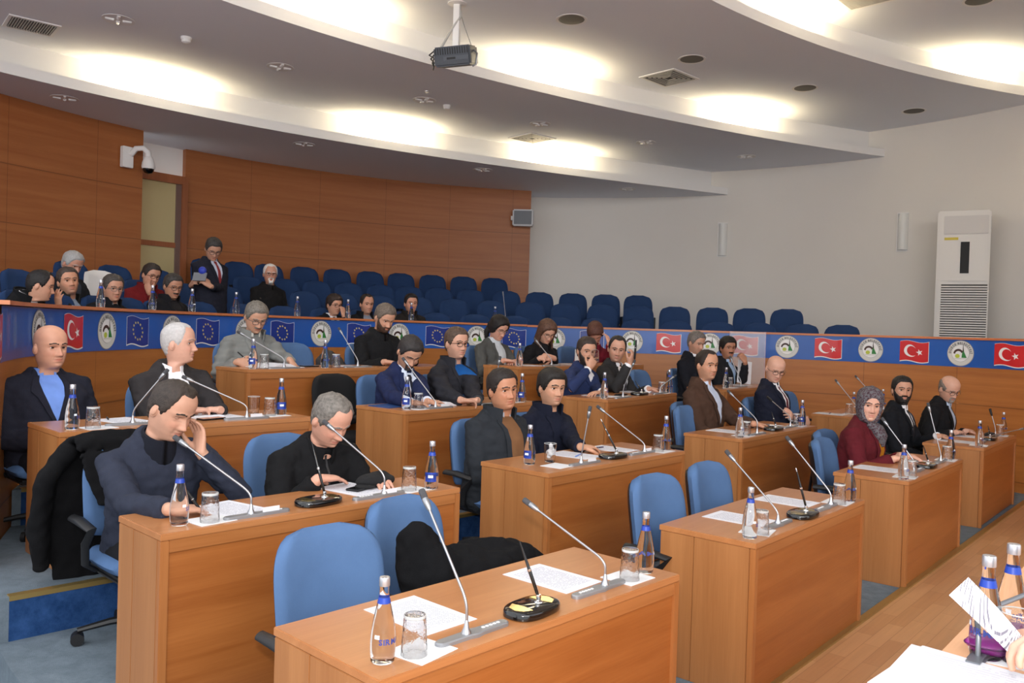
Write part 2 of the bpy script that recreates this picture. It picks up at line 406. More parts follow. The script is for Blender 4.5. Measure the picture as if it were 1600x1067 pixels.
# back walls
arc_slab('wall_back_right_panels', 9.30, 9.42, 1.0, Z1, 97.9, 137.9, [M_['backwood']], label='orange brown wood panelling behind the gallery chairs')
arc_slab('wall_back_left_panels', 8.65, 8.77, 0.8, Z1, 144.5, 184, [M_['backwood']], label='orange brown wood panelling at the far left')
arc_slab('wall_recess', 9.40, 9.5, 4.00, Z1 + 0.02, 137.9, 147.5, [M_['white']], label='white wall above the glazed door')
arc_slab('wall_back', 10.07, 10.17, 1.0, Z3 + 0.2, 96.5, 112, [M_['wall']], label='white wall end beside the wood panelling')
def white_wall():
    n = 60; g = G(); v = []; f = []
    for i in range(n + 1):
        a = -40 + (97.4 + 40) * i / n; r = wallR(a)
        v += [pol(a, r, -0.1), pol(a, r, 6.3), pol(a, r + 0.12, 6.3), pol(a, r + 0.12, -0.1)]
    for i in range(n):
        b = 4 * i
        for s in range(4): f.append((b + s, b + 4 + s, b + 4 + (s + 1) % 4, b + (s + 1) % 4))
    g.add(v, f); return structure(g.build('wall_right', M_['wall'], smooth=30), 'curved off white wall on the right')
white_wall()

# door in the recess
d = structure(empty('door_1'), 'glazed wooden door with two frosted panes in the recess')
fr = G()
def dq(a0, a1, z0, z1, R0, R1, m, name):
    o = arc_slab(name, R0, R1, z0, z1, a0, a1, [m], step=1.0, kind=None, parent=d); return o
dq(137.95, 138.5, 1.70, 4.00, 9.18, 9.32, M_['doorwood'], 'door_frame')
dq(138.5, 146.5, 3.87, 4.00, 9.18, 9.32, M_['doorwood'], 'door_frame')
dq(138.5, 139.0, 1.70, 3.87, 9.22, 9.30, mat('door_stile', (112, 88, 80), 0.4), 'door_stile')
dq(139.0, 146.5, 2.86, 2.94, 9.22, 9.30, M_['doorwood'], 'door_rail')
PANE = mat('frosted_pane', (188, 172, 126), 0.25, spec=0.6)
dq(139.0, 146.5, 2.94, 3.87, 9.25, 9.27, PANE, 'pane'); dq(139.0, 146.5, 1.70, 2.86, 9.25, 9.27, PANE, 'pane')

# ------------------------------------------------------------------ stepped ceiling with light coves
def curve(pts, n=70):
    P = np.array(pts, float); t = np.r_[0, np.cumsum(np.hypot(*np.diff(P, axis=0).T))]; t /= t[-1]
    cx = np.polyfit(t, P[:, 0], 4); cy = np.polyfit(t, P[:, 1], 4); u = np.linspace(0, 1, n)
    return np.c_[np.polyval(cx, u), np.polyval(cy, u)]
LIP = [curve([(-7.0, 7.6), (-6.5, 8.45), (-5.88, 9.393), (-5.466, 9.966), (-4.985, 10.582), (-4.385, 11.139), (-3.682, 11.644), (-2.922, 12.238), (-2.08, 12.897), (-1.13, 13.477), (-0.091, 14.001), (1.038, 14.626), (2.252, 15.181), (4.094, 16.089), (4.9, 16.45)]),
       curve([(-4.6, 5.9), (-3.85, 7.15), (-3.028, 8.317), (-2.766, 8.648), (-2.223, 9.176), (-1.591, 9.662), (-0.895, 10.277), (-0.104, 10.918), (0.784, 11.517), (1.764, 12.115), (2.843, 12.74), (4.026, 13.391), (6.52, 14.458), (7.3, 14.75)]),
       curve([(-0.9, 5.6), (0.5, 7.5), (2.056, 9.109), (2.888, 9.761), (3.945, 10.552), (5.066, 11.216), (6.211, 11.735), (7.409, 12.21), (8.6, 12.6)])]
def normals(c):
    d = np.gradient(c, axis=0); n = np.c_[-d[:, 1], d[:, 0]]; n /= np.linalg.norm(n, axis=1)[:, None]
    return n if n[len(n) // 2, 1] > 0 else -n
def strip(name, a, b, za, zb, m, label):
    g = G(); n = len(a)
    g.add([(p[0], p[1], za) for p in a] + [(p[0], p[1], zb) for p in b], [(i, i + 1, n + i + 1, n + i) for i in range(n - 1)])
    return structure(g.build(name, m, smooth=30), label)
def sweep(name, c, prof, m, label):                                  # prof: closed list of (back offset, z)
    nn = normals(c); g = G(); k = len(prof); v = []; f = []
    for p, q in zip(c, nn):
        for o, z in prof: v.append((p[0] + q[0] * o, p[1] + q[1] * o, z))
    for i in range(len(c) - 1):
        for s in range(k): f.append((i * k + s, (i + 1) * k + s, (i + 1) * k + (s + 1) % k, i * k + (s + 1) % k))
    f += [tuple(range(k)), tuple(len(v) - 1 - j for j in range(k))]
    g.add(v, f); return structure(g.build(name, m, smooth=30), label)
TR, LH = 0.26, 0.13
ZS = [Z1, Z2, Z3, Z4]
order = ('lowest', 'middle', 'upper')
for i, c in enumerate(LIP):
    z, zn = ZS[i], ZS[i + 1]
    sweep('trim_cove', c, [(0, z), (0, z + LH), (0.03, z + LH), (0.03, z + 0.03), (TR, z + 0.03), (TR, zn + 0.02), (TR + 0.05, zn + 0.02), (TR + 0.05, z)], M_['white'], 'white curved cove edge of the %s ceiling step' % order[i])
far1 = np.array([tuple(pol(a, 10.6)[:2]) for a in np.linspace(200, 62, len(LIP[0]))])
off = [c + normals(c) * (TR + 0.045) for c in LIP]
strip('ceiling_gallery', LIP[0], far1, Z1 - .004, Z1 - .004, M_['ceil'], 'lowest grey white ceiling over the gallery')
strip('ceiling_middle', LIP[1], off[0], Z2 - .004, Z2 - .004, M_['ceil'], 'second ceiling step with downlights and vents')
strip('ceiling_upper', LIP[2], off[1], Z3 - .004, Z3 - .004, M_['ceil'], 'third ceiling step carrying the projector')
near = np.array([(2.0 + 11.0 * t, -1.0 + 6.0 * t) for t in np.linspace(0, 1, len(LIP[2]))])
strip('ceiling_top', near, off[2], Z4, Z4, M_['ceil'], 'highest ceiling above the parquet')
# parts of the middle steps that lie left of the picture
def cove_lights(i, xs, length, power):
    c = LIP[i]; nn = normals(c)
    for x in xs:
        k = int(np.argmin(abs(c[:, 0] - x))); p = c[k] + nn[k] * 0.145
        l = bpy.data.lights.new('cove_lamp', 'AREA'); l.shape = 'RECTANGLE'; l.size = length; l.size_y = 0.05; l.energy = power; l.color = (1.0, 0.83, 0.52)
        o = bpy.data.objects.new('cove_lamp', l); C.objects.link(o); o.location = (p[0], p[1], ZS[i] + 0.10)
        k2 = min(k + 1, len(c) - 1); d = c[k2] - c[k - 1]; ang = math.atan2(d[1], d[0])
        o.rotation_euler = (Matrix.Rotation(ang, 4, 'Z') @ Matrix.Rotation(math.radians(180 - 12), 4, 'X')).to_euler()
cove_lights(0, (-4.75, -1.95, 0.75), 0.95, 38)
cove_lights(1, (-4.3, -2.2, 0.45, 3.6), 0.95, 38)
cove_lights(2, (0.9, 3.45, 6.7), 0.95, 38)

# ------------------------------------------------------------------ ceiling fittings
def downlight(x, y, z, r, lit_ring, label, group):
    t = empty('downlight', (x, y, z - .004), 0, label, 'ceiling light', group)
    g = G(); g.lathe([(r * 0.86, -0.002), (r, -0.006), (r * 1.0, -0.001), (r * 0.86, 0.0)], 28); g.build('trim_ring', M_['white'], t)
    if lit_ring:
        g = G(); g.lathe([(r * 0.86, -0.001), (r * 0.6, 0.035), (r * 0.25, 0.05), (0.001, 0.052)], 28, cap=False); g.build('reflector', M_['grey'], t)
        for k in range(4):
            a = k * PI / 2 + 0.5; g = G()
            g.tube([(0.25 * r * math.cos(a), 0.25 * r * math.sin(a), -0.004), (0.78 * r * math.cos(a), 0.78 * r * math.sin(a), 0.004)], 0.020, 8); g.build('lamp', mat('lamp_white', (245, 245, 245), 0.2), t)
    else:
        g = G(); g.lathe([(r * 0.86, -0.001), (r * 0.8, -0.003), (r * 0.4, -0.004), (0.001, -0.004)], 28, cap=False); g.build('diffuser', mat('speaker_mesh', (104, 100, 92), 0.7), t)
    return t
for k, (x, y) in enumerate(((-5.726, 10.46), (-3.276, 12.707), (-0.599, 14.304), (2.098, 15.758))):
    downlight(x, y, Z1, 0.165, True, 'round recessed downlight in the lowest ceiling, %s from the left' % ('first', 'second', 'third', 'fourth')[k], 'downlights in the lowest ceiling')
for k, (x, y) in enumerate(((-4.334, 8.936), (-3.006, 10.406), (-1.342, 11.721), (0.332, 12.854), (2.132, 13.875), (4.05, 14.715))):
    downlight(x, y, Z2, 0.165, True, 'round recessed downlight in the middle ceiling, %s from the left' % ('first', 'second', 'third', 'fourth', 'fifth', 'sixth')[k], 'downlights in the middle ceiling')
for k, (x, y) in enumerate(((0.583, 9.79), (2.275, 11.057), (4.175, 12.165), (6.269, 13.195))):
    downlight(x, y, Z3, 0.185, False, 'dark unlit round ceiling fitting in the upper ceiling, %s from the left' % ('first', 'second', 'third', 'fourth')[k], 'dark round fittings in the upper ceiling')
downlight(5.5, 10.028, Z4, 0.185, False, 'dark round ceiling fitting at the top edge of the highest ceiling', None)

def vent(c, px, py, z, label, slats=True):
    c = Vector((c[0], c[1], z)); X = Vector((px[0], px[1], 0)) ; Y = Vector((py[0], py[1], 0)); ang = math.atan2(X.y, X.x)
    c.z -= .004; t = empty('ceiling_vent', c, ang, label, 'vent'); w_, h_ = X.length / 2, Y.length / 2
    g = G()
    for lo, hi in (((-w_, -h_, -0.012), (w_, -h_ + 0.035, 0)), ((-w_, h_ - 0.035, -0.012), (w_, h_, 0)), ((-w_, -h_ + 0.035, -0.012), (-w_ + 0.035, h_ - 0.035, 0)), ((w_ - 0.035, -h_ + 0.035, -0.012), (w_, h_ - 0.035, 0))): g.box(lo, hi)
    g.build('frame', M_['white'], t)
    g = G(); g.box((-w_ + 0.035, -h_ + 0.035, -0.003), (w_ - 0.035, h_ - 0.035, -0.001)); g.build('backing', mat('vent_dark', (62, 58, 54), 0.8), t)
    g = G()
    if slats:
        n = 17
        for i in range(n):
            x = -w_ + 0.05 + (2 * w_ - 0.1) * i / (n - 1); g.box((x - 0.006, -h_ + 0.035, -0.014), (x + 0.006, h_ - 0.035, -0.003))
    else:
        for k in range(1, 6):
            a, b = w_ * (1 - k / 6.3), h_ * (1 - k / 6.3)
            for s in (-1, 1): g.box((-a, s * b - 0.008, -0.014), (a, s * b + 0.008, -0.003)); g.box((s * a - 0.008, -b, -0.014), (s * a + 0.008, b, -0.003))
    g.build('slats', mat('vent_slat', (176, 172, 166), 0.5), t); return t
vent((-5.42, 9.2), (0.387, 0.322), (-0.33, 0.33), Z2, 'rectangular slatted air vent at the far left of the middle ceiling')
vent((0.23, 13.82), (0.38, -0.42), (0.42, 0.39), Z2, 'square air diffuser in the middle ceiling', False)
vent((2.13, 11.88), (0.42, -0.44), (0.46, 0.42), Z3, 'square air diffuser in the upper ceiling', False)
vent((4.12, 10.05), (0.40, 0.41), (-0.41, 0.40), Z4, 'square air diffuser at the top edge beside the brightest cove', True)

for k, (x, y, r, lb) in enumerate(((-3.801, 9.434, 0.055, 'white smoke detector between two downlights on the middle ceiling'), (-1.044, 11.953, 0.05, 'white smoke detector near the third middle downlight'))):
    t = empty('smoke_detector', (x, y, Z2 - .004), 0, lb, 'smoke detector')
    g = G(); g.lathe([(r * 1.1, 0), (r * 1.1, -0.02), (r, -0.03)], 20); g.build('base', M_['white'], t)
    g = G(); g.lathe([(r * 0.95, -0.03), (r * 0.9, -0.055), (r * 0.5, -0.068), (0.001, -0.07)], 20); g.build('sensor', M_['white'], t)
g = G(); g.lathe([(0.035, 0), (0.033, -0.012), (0.001, -0.016)], 16); tag(g.build('sprinkler', M_['silver'], loc=(-1.26, 11.274, Z2 - .004)), 'tiny round sprinkler plate above the third middle downlight', 'sprinkler')

# projector
t = empty('projector', (-0.736, 9.42, Z3), math.radians(-12), 'dark grey projector hanging from the upper ceiling on a white pole', 'projector')
g = G(); g.lathe([(0.11, 0), (0.11, -0.012), (0.05, -0.02)], 20); g.build('ceiling_plate', M_['white'], t)
g = G(); g.box((-0.035, -0.035, -0.50), (0.035, 0.035, 0.0), bev=0.004); g.build('pole', M_['white'], t)
B_ = Matrix.Translation((0.02, -0.06, -0.62)) @ Matrix.Rotation(math.radians(16), 4, 'X') @ Matrix.Rotation(math.radians(-3), 4, 'Y')
g = G(); g.box((-0.21, -0.17, -0.105), (0.21, 0.17, 0.105), bev=0.018, M=B_); body = g.build('body', mat('projector_grey', (66, 70, 78), 0.45), t)
g = G()
for k in range(14): g.box((-0.19 + k * 0.028, -0.173, 0.02), (-0.178 + k * 0.028, -0.168, 0.09), M=B_)
g.build('vent_slots', M_['black'], body)
g = G(); g.box((-0.10, -0.174, -0.045), (0.19, -0.168, 0.0), M=B_); g.box((-0.06, -0.176, -0.035), (0.04, -0.17, -0.012), 1, M=B_); g.build('panel', [mat('projector_panel', (78, 82, 90), 0.4), M_['black']], body)
g = G(); g.tube([(0.03, 0, -0.02), (0.05, -0.02, -0.16), (-0.06, -0.03, -0.32), (-0.17, -0.02, -0.50)], 0.016, 8); g.build('cable', mat('grey_cable', (170, 168, 164), 0.6), t)
g = G(); g.tube([(0.02, 0, -0.05), (0.10, -0.02, -0.28), (0.19, -0.04, -0.50)], 0.004, 6); g.build('safety_wire', M_['grey'], t)
for k in range(4):
    g = G(); z = -0.53 - k * 0.045; g.tube([(-0.19, -0.02, z), (-0.25, -0.03, z - 0.01), (-0.30 + 0.02 * k, -0.05, z - 0.06), (-0.24, -0.07, z - 0.10)], 0.008, 6); g.build('plug', M_['black'], t)
g = G(); g.tube([(0.23, -0.08, -0.56), (0.27, -0.08, -0.60), (0.26, -0.08, -0.72), (0.22, -0.08, -0.74)], 0.012, 6); g.build('bracket', M_['grey'], t)

# speaker, security camera, sconces, air conditioner
def facing(phi): return math.radians(phi) - PI / 2                   # local -Y looks at the centre of the hall
p = pol(99.0, 9.12, 3.90)
t = empty('loudspeaker', p, facing(99) - 0.25, 'grey and white loudspeaker bracketed to the end of the wood panelling', 'loudspeaker')
g = G(); g.box((-0.20, -0.10, -0.16), (0.20, 0.12, 0.16), bev=0.02); g.build('cabinet', mat('speaker_white', (206, 206, 208), 0.5), t)
g = G(); g.box((-0.17, -0.112, -0.13), (0.17, -0.10, 0.13), bev=0.008); g.build('grille', mat('speaker_grey', (128, 132, 138), 0.6, bump=(300, 0.4)), t)
g = G(); g.box((-0.24, 0.0, -0.04), (-0.195, 0.1, 0.04)); g.build('side_knob', M_['white'], t); g = G(); g.tube([(0, 0.1, 0), (-0.05, 0.22, 0)], 0.02); g.build('bracket', M_['white'], t)
p = pol(145.95, 8.56, 4.02)
t = empty('security_camera', p, facing(148), 'white dome security camera on a bracket at the panel corner', 'camera')
t.scale = (.74, .74, .74); g = G(); g.box((-0.20, -0.02, -0.20), (0.02, 0.09, 0.20), bev=0.01); g.build('mount_box', M_['white'], t)
g = G(); g.tube([(-0.04, -0.02, 0.05), (0.0, -0.12, 0.17), (0.10, -0.20, 0.19), (0.17, -0.24, 0.12), (0.18, -0.25, 0.0)], [0.05, 0.055, 0.055, 0.06, 0.06], 12); g.build('arm', M_['white'], t)
MM = Matrix.Translation((0.18, -0.25, -0.06))
g = G(); g.lathe([(0.04, 0.12), (0.085, 0.07), (0.115, -0.02), (0.125, -0.10), (0.115, -0.14)], 24, M=MM); g.build('housing', M_['white'], t)
g = G(); g.lathe([(0.105, -0.138), (0.10, -0.18), (0.07, -0.22), (0.001, -0.24)], 24, M=MM); g.build('dome', M_['gloss'], t)
for phi, lb in ((74.7, 'white half round wall light nearer the gallery corner'), (54.4, 'white half round wall light beside the air conditioner')):
    t = empty('wall_light', pol(phi, wallR(phi) - 0.005, 3.60), facing(phi), lb, 'wall light', 'half round wall lights')
    g = G(); n = 14
    g.loft([[Vector((0.085 * math.cos(PI + PI * j / n), 0.09 * math.sin(PI + PI * j / n), z)) for j in range(n + 1)] for z in (-0.31, 0.31)]); g.build('shade', mat('sconce_white', (226, 226, 222), 0.5), t)
    g = G(); g.box((-0.10, -0.012, -0.33), (0.10, 0.0, 0.33)); g.build('backplate', M_['white'], t)
p = pol(46.9, 7.86, TIER[4])
t = empty('air_conditioner', p, facing(62), 'tall white floor standing air conditioner against the right wall', 'air conditioner')
AW = mat('ac_white', (222, 218, 212), 0.45)
g = G(); g.box((-0.36, -0.20, 0.0), (0.36, 0.24, 2.06), bev=0.02); g.build('body', AW, t)
g = G(); g.box((-0.27, -0.213, 1.70), (0.33, -0.198, 1.98), bev=0.006); g.build('outlet', mat('ac_outlet', (206, 202, 198), 0.5), t)
g = G(); g.box((-0.27, -0.212, 0.98), (0.33, -0.199, 1.68), bev=0.005); g.build('front_panel', AW, t)
g = G(); g.box((-0.035, -0.22, 1.10), (0.085, -0.21, 1.58)); g.build('display', mat('display_black', (12, 12, 14), 0.6), t)
g = G(); g.box((-0.26, -0.217, 1.61), (-0.07, -0.211, 1.65)); g.build('sticker', mat('yellow_sticker', (206, 186, 60), 0.5), t)
gr = empty('intake_grille'); gr.parent = t
g = G(); g.box((-0.28, -0.205, 0.10), (0.34, -0.198, 0.93)); g.build('recess', mat('ac_dark', (58, 54, 52), 0.7), gr)
for k in range(22):
    g = G(); z = 0.11 + k * 0.037; g.box((-0.28, -0.222, z), (0.34, -0.200, z + 0.021), bev=0.003); g.build('louver', AW, gr)
g = G(); g.box((0.36, -0.08, 1.78), (0.366, -0.05, 1.98)); g.build('badge', M_['grey'], t)

# ------------------------------------------------------------------ gallery rail and the printed banner on it
tag(arc_slab('gallery_counter', RW - 0.05, RW + 0.42, 1.782, 1.808, 105.6, 206, [M_['rail']], kind=None), 'long curved wooden gallery counter carrying a row of bottles', 'counter')
tag(arc_slab('gallery_handrail', RW - 0.03, RW + 0.12, 1.775, 1.803, 2, 105.5, [M_['rail']], kind=None), 'narrow curved wooden handrail above the banner on the right', 'handrail')
arc_slab('wall_gallery_parapet', RW + 0.01, RW + 0.08, 1.44, 1.775, 2, 206, [M_['wallwood']], label='parapet behind the printed banner')
BN = empty('banner', (CX, CY, 0), 0, 'long blue printed banner of flags and round emblems along the gallery front', 'banner')
def bstrip():
    g = G(); v = []; f = []; n = 110
    for i in range(n + 1):
        a = math.radians(2 + 204 * i / n)
        for r, z in ((RW - 0.008, 1.437), (RW - 0.008, 1.775), (RW + 0.01, 1.775), (RW + 0.01, 1.437)): v.append((r * math.cos(a), r * math.sin(a), z))
    for i in range(n):
        for s in range(4): f.append((4 * i + s, 4 * i + 4 + s, 4 * i + 4 + (s + 1) % 4, 4 * i + (s + 1) % 4))
    g.add(v, f); return g.build('backing', mat('banner_blue', (34, 88, 172), 0.3, coat=0.4, var=(0.6, 0.2)), BN, smooth=20)
bstrip()
def cyl(u, v, d=0.004):                                              # banner print: u to the right, v up, at angle 0 of the banner
    a = -u / RW; r = RW - 0.008 - d; return (r * math.cos(a), r * math.sin(a), 1.606 + v)
P_RED = mat('flag_red', (206, 40, 42), 0.3, coat=0.4); P_W = mat('flag_white', (240, 238, 236), 0.35, coat=0.3)
P_EU = mat('flag_blue', (22, 52, 138), 0.3, coat=0.4); P_Y = mat('flag_star', (226, 206, 120), 0.4); P_G = mat('print_green', (52, 128, 62), 0.4)
P_S = mat('emblem_silver', (214, 212, 206), 0.35); P_S2 = mat('emblem_grey', (150, 148, 146), 0.35); P_B = mat('print_brown', (66, 40, 34), 0.4); P_L = mat('print_lime', (190, 200, 70), 0.4); P_K = mat('print_ink', (70, 66, 66), 0.5)
def star(g, cx, cy, r, m, n=5, d=0.008, rot=PI / 2, wav=None):
    pts = [(cx, cy)] + [(cx + (r if k % 2 == 0 else r * 0.4) * math.cos(rot + k * PI / n), cy + (r if k % 2 == 0 else r * 0.4) * math.sin(rot + k * PI / n)) for k in range(2 * n)]
    g.add([cyl(x, y + (wav(x) if wav else 0), d) for x, y in pts], [(0, k + 1, (k + 1) % (2 * n) + 1) for k in range(2 * n)], m)
def flag_print(eu):
    g = G(); W_, Hh = 0.175, 0.125
    wav = lambda u: 0.014 * math.sin((u / W_) * PI * 0.95 + PI)
    n = 14
    def sheet(x0, x1, y0, y1, m, d):
        us = np.linspace(x0, x1, n + 1)
        g.add([cyl(u, y0 + wav(u), d) for u in us] + [cyl(u, y1 + wav(u), d) for u in us], [(i, i + 1, n + 2 + i, n + 1 + i) for i in range(n)], m)
    sheet(-W_ - (0.004 if eu else 0.0), W_ + 0.008, -Hh - 0.012, Hh + 0.004, 1, 0.003)          # pale outline, widest below and at the right
    if eu: sheet(-W_, W_ + 0.002, -Hh - 0.0, Hh, 0, 0.005)
    else: sheet(-W_ - 0.001, W_ + 0.002, -Hh, Hh, 0, 0.005)
    if eu:
        for k in range(12): star(g, 0.078 * math.cos(k * PI / 6), 0.078 * math.sin(k * PI / 6), 0.016, 2, wav=wav)
    else:
        m = 28; co = -0.045; R1, R2, o2 = 0.078, 0.062, 0.02; v = []
        a0 = 0.52
        for k in range(m + 1):
            a = a0 + (2 * PI - 2 * a0) * k / m
            x, y = co + R1 * math.cos(a), R1 * math.sin(a); b0 = 0.72; b = b0 + (2 * PI - 2 * b0) * k / m
            x2, y2 = co + o2 + R2 * math.cos(b), R2 * math.sin(b)
            v += [cyl(x, y + wav(x), 0.008), cyl(x2, y2 + wav(x2), 0.008)]
        g.add(v, [(2 * k, 2 * k + 2, 2 * k + 3, 2 * k + 1) for k in range(m)], 1)
        star(g, 0.068, 0.0, 0.044, 1, rot=PI, wav=wav)
    return g
def letters(text, size):
    """Flat triangles of every letter of text: list of (verts2d, faces, width)."""
    out = []
    for ch in text:
        cu = bpy.data.curves.new('t', 'FONT'); cu.body = ch; cu.size = size; cu.resolution_u = 2; cu.offset = size * 0.03
        o = bpy.data.objects.new('t', cu); C.objects.link(o); dg = bpy.context.evaluated_depsgraph_get()
        me = bpy.data.meshes.new_from_object(o.evaluated_get(dg))
        V = [(q.co.x, q.co.y) for q in me.vertices]; F = [tuple(p.vertices) for p in me.polygons]
        wd = (max(x for x, y in V) if V else size * 0.3) + size * 0.08
        out.append((V, F, wd)); bpy.data.objects.remove(o); bpy.data.meshes.remove(me); bpy.data.curves.remove(cu)
    return out
def emblem_print():
    g = G(); n = 40
    def dsc(r, m, d, cx=0, cy=0): g.add([cyl(cx, cy, d)] + [cyl(cx + r * math.cos(2 * PI * k / n), cy + r * math.sin(2 * PI * k / n), d) for k in range(n)], [(0, k + 1, (k + 1) % n + 1) for k in range(n)], m)
    dsc(0.160, 1, 0.003); dsc(0.153, 0, 0.005); dsc(0.106, 1, 0.006); dsc(0.103, 2, 0.008)
    L_ = letters('DÜZCE BELEDİYESİ', 0.036); tot = sum(q[2] for q in L_); r = 0.113; ang = PI / 2 + (tot / r) / 2
    for V, F, wd in L_:
        a = ang - wd / 2 / r; ca, sa = math.cos(a - PI / 2), math.sin(a - PI / 2)
        g.add([cyl((r * math.cos(a)) + (x - wd / 2) * ca - y * sa, (r * math.sin(a)) + (x - wd / 2) * sa + y * ca, 0.0085) for x, y in V], F, 6); ang -= wd / r
    cs = lambda x, y, d: cyl(x * 1.3, y * 1.3 + .004, d)
    m = 14; v = []                                                   # bridge arch, green spire, yellow blossom, pale base
    for k in range(m + 1):
        a = PI * 0.98 - PI * 0.86 * k / m; v += [cs(-0.018 + 0.046 * math.cos(a), -0.008 + 0.046 * math.sin(a), 0.010), cs(-0.018 + 0.030 * math.cos(a), -0.012 + 0.030 * math.sin(a), 0.010)]
    g.add(v, [(2 * k, 2 * k + 2, 2 * k + 3, 2 * k + 1) for k in range(m)], 4)
    g.add([cs(x, y, 0.011) for x, y in ((0.012, -0.045), (0.060, -0.045), (0.034, 0.012), (0.026, 0.068), (0.018, 0.010))], [(0, 1, 2, 3, 4)], 3)
    g.add([cs(x, y, 0.0115) for x, y in ((0.020, 0.01), (0.030, 0.01), (0.027, 0.075), (0.023, 0.075))], [(0, 1, 2, 3)], 4)
    g.add([cs(-0.026 + 0.022 * math.cos(k * PI / 5), -0.030 + 0.020 * math.sin(k * PI / 5), 0.0105) for k in range(10)], [tuple(range(10))], 5)
    g.add([cs(x, y, 0.0105) for x, y in ((-0.055, -0.058), (0.065, -0.058), (0.06, -0.048), (-0.05, -0.048))], [(0, 1, 2, 3)], 0)
    return g
FM = {False: flag_print(False).mesh('flag_print', [P_RED, P_W]), True: flag_print(True).mesh('flag_print', [P_EU, P_W, P_Y])}
EM = emblem_print().mesh('emblem_print', [P_S, P_S2, P_W, P_G, P_B, P_L, P_K])
marks = [(-152.21, 'T'), (-166.35, 'E'), (-174.14, 'T'), (179.09, 'E'), (173.32, 'U'), (166.95, 'E'), (160.72, 'U'), (154.01, 'E'), (147.68, 'U'), (140.92, 'E'), (134.4, 'U'), (127.44, 'E'), (120.83, 'U'), (114.01, 'E'), (107.66, 'U'), (100.71, 'E'), (94.48, 'U'), (87.78, 'E'), (81.82, 'T'), (75.15, 'E'), (69.61, 'T'), (63.12, 'E'), (56.99, 'T'), (50.77, 'E'), (44.65, 'T'), (38.32, 'E'), (31.89, 'T'), (25.6, 'E'), (19.2, 'T')]
for a, k in marks:
    o = bpy.data.objects.new('emblem_print' if k == 'E' else 'flag_print', EM if k == 'E' else FM[k == 'U']); C.objects.link(o); o.parent = BN; o.rotation_euler = (0, 0, math.radians(a))
    o['label'] = {'E': 'round silver municipal emblem print', 'T': 'red flag print with white crescent and star', 'U': 'blue flag print with a ring of stars'}[k]
# ------------------------------------------------------------------ desks
#        x, y of the front left corner, direction, width, depth, floor height
DESK = {'1A': (-0.333, 2.255, 0.8125, 1.521, 0.555, 0.0), '1B': (1.181, 3.891, 0.8576, 1.549, 0.524, 0.0), '1C': (2.797, 5.757, 0.8635, 1.605, 0.524, 0.0), '1D': (4.445, 7.729, 0.8621, 1.621, 0.534, 0.0),
        '2A': (-1.339, 3.200, 0.8062, 1.577, 0.42, 0.1375), '2B': (0.239, 4.842, 0.8311, 1.541, 0.561, 0.1375), '2C': (1.906, 6.747, 0.8571, 1.623, 0.540, 0.1375), '2D': (3.797, 8.983, 0.86, 1.567, 0.528, 0.1375),
        '3A': (-2.394, 4.398, 0.7984, 1.557, 0.555, 0.353), '3B': (-0.763, 6.053, 0.8711, 1.567, 0.568, 0.353), '3C': (0.903, 7.643, 0.9448, 1.505, 0.527, 0.353), '3D': (2.525, 9.639, 0.86, 1.567, 0.528, 0.353),
        '4A': (-2.129, 6.672, 0.831, 2.35, 0.514, 0.588), '4B': (0.101, 8.646, 0.855, 2.40, 0.542, 0.588)}
DH = 0.75
def dp(n, u, v, z=DH):
    X, Y, t, W_, D_, f = DESK[n]; return Vector((X + u * math.cos(t) - v * math.sin(t), Y + u * math.sin(t) + v * math.cos(t), f + z))
DL = {'1A': 'empty wooden desk nearest the camera with a black coat behind it', '1B': 'empty front row wooden desk with two blue chairs behind it', '1C': 'wooden desk of the woman in a patterned headscarf', '1D': 'front row wooden desk farthest right, two men behind it',
      '2A': 'wooden desk at the left with a man in a dark turtleneck', '2B': 'wooden desk of the two men in black jackets', '2C': 'wooden desk in front of the man in a brown jacket', '2D': 'empty wooden desk behind the woman in a headscarf',
      '3A': 'wooden desk of the bald man and the white haired man', '3B': 'wooden desk of the man in a navy suit reading', '3C': 'wooden desk of the bearded man drinking', '3D': 'wooden desk of the moustached man below the glossy banner',
      '4A': 'wide wooden desk of the man in a grey jacket', '4B': 'wide wooden desk of the three women'}
ON = {'1A': 'desk nearest the camera', '1B': 'empty desk with two blue chairs', '1C': 'headscarf woman\'s desk', '1D': 'front desk farthest right', '2A': 'turtleneck man\'s desk', '2B': 'desk of the two black jacketed men', '2C': 'brown jacketed man\'s desk', '2D': 'empty desk behind the headscarf woman',
      '3A': 'bald and white haired men\'s desk', '3B': 'reading navy suited man\'s desk', '3C': 'drinking man\'s desk', '3D': 'moustached man\'s desk', '4A': 'grey jacketed man\'s desk', '4B': 'three women\'s desk'}
for n, (X, Y, t, W_, D_, f) in DESK.items():
    r = empty('council_desk', (X, Y, f), t, DL[n], 'desk', 'wooden council desks')
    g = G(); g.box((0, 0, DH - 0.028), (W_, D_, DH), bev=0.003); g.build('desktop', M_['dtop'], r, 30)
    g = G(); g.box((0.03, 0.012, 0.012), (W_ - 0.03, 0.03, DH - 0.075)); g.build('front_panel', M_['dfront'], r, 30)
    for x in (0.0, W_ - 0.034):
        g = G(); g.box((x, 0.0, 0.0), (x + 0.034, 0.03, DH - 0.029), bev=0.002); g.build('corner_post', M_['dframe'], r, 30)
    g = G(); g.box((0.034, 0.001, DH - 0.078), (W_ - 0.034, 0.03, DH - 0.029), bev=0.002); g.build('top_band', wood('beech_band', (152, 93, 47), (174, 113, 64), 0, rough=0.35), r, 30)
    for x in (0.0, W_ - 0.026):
        g = G(); g.box((x, 0.032, 0.0), (x + 0.026, D_ * 0.62 - 0.001, DH - 0.029), bev=0.002); g.box((x, D_ * 0.62 + 0.001, 0.0), (x + 0.026, D_ - 0.01, DH - 0.029), bev=0.002); g.build('side_panel', M_['dside'], r, 30)

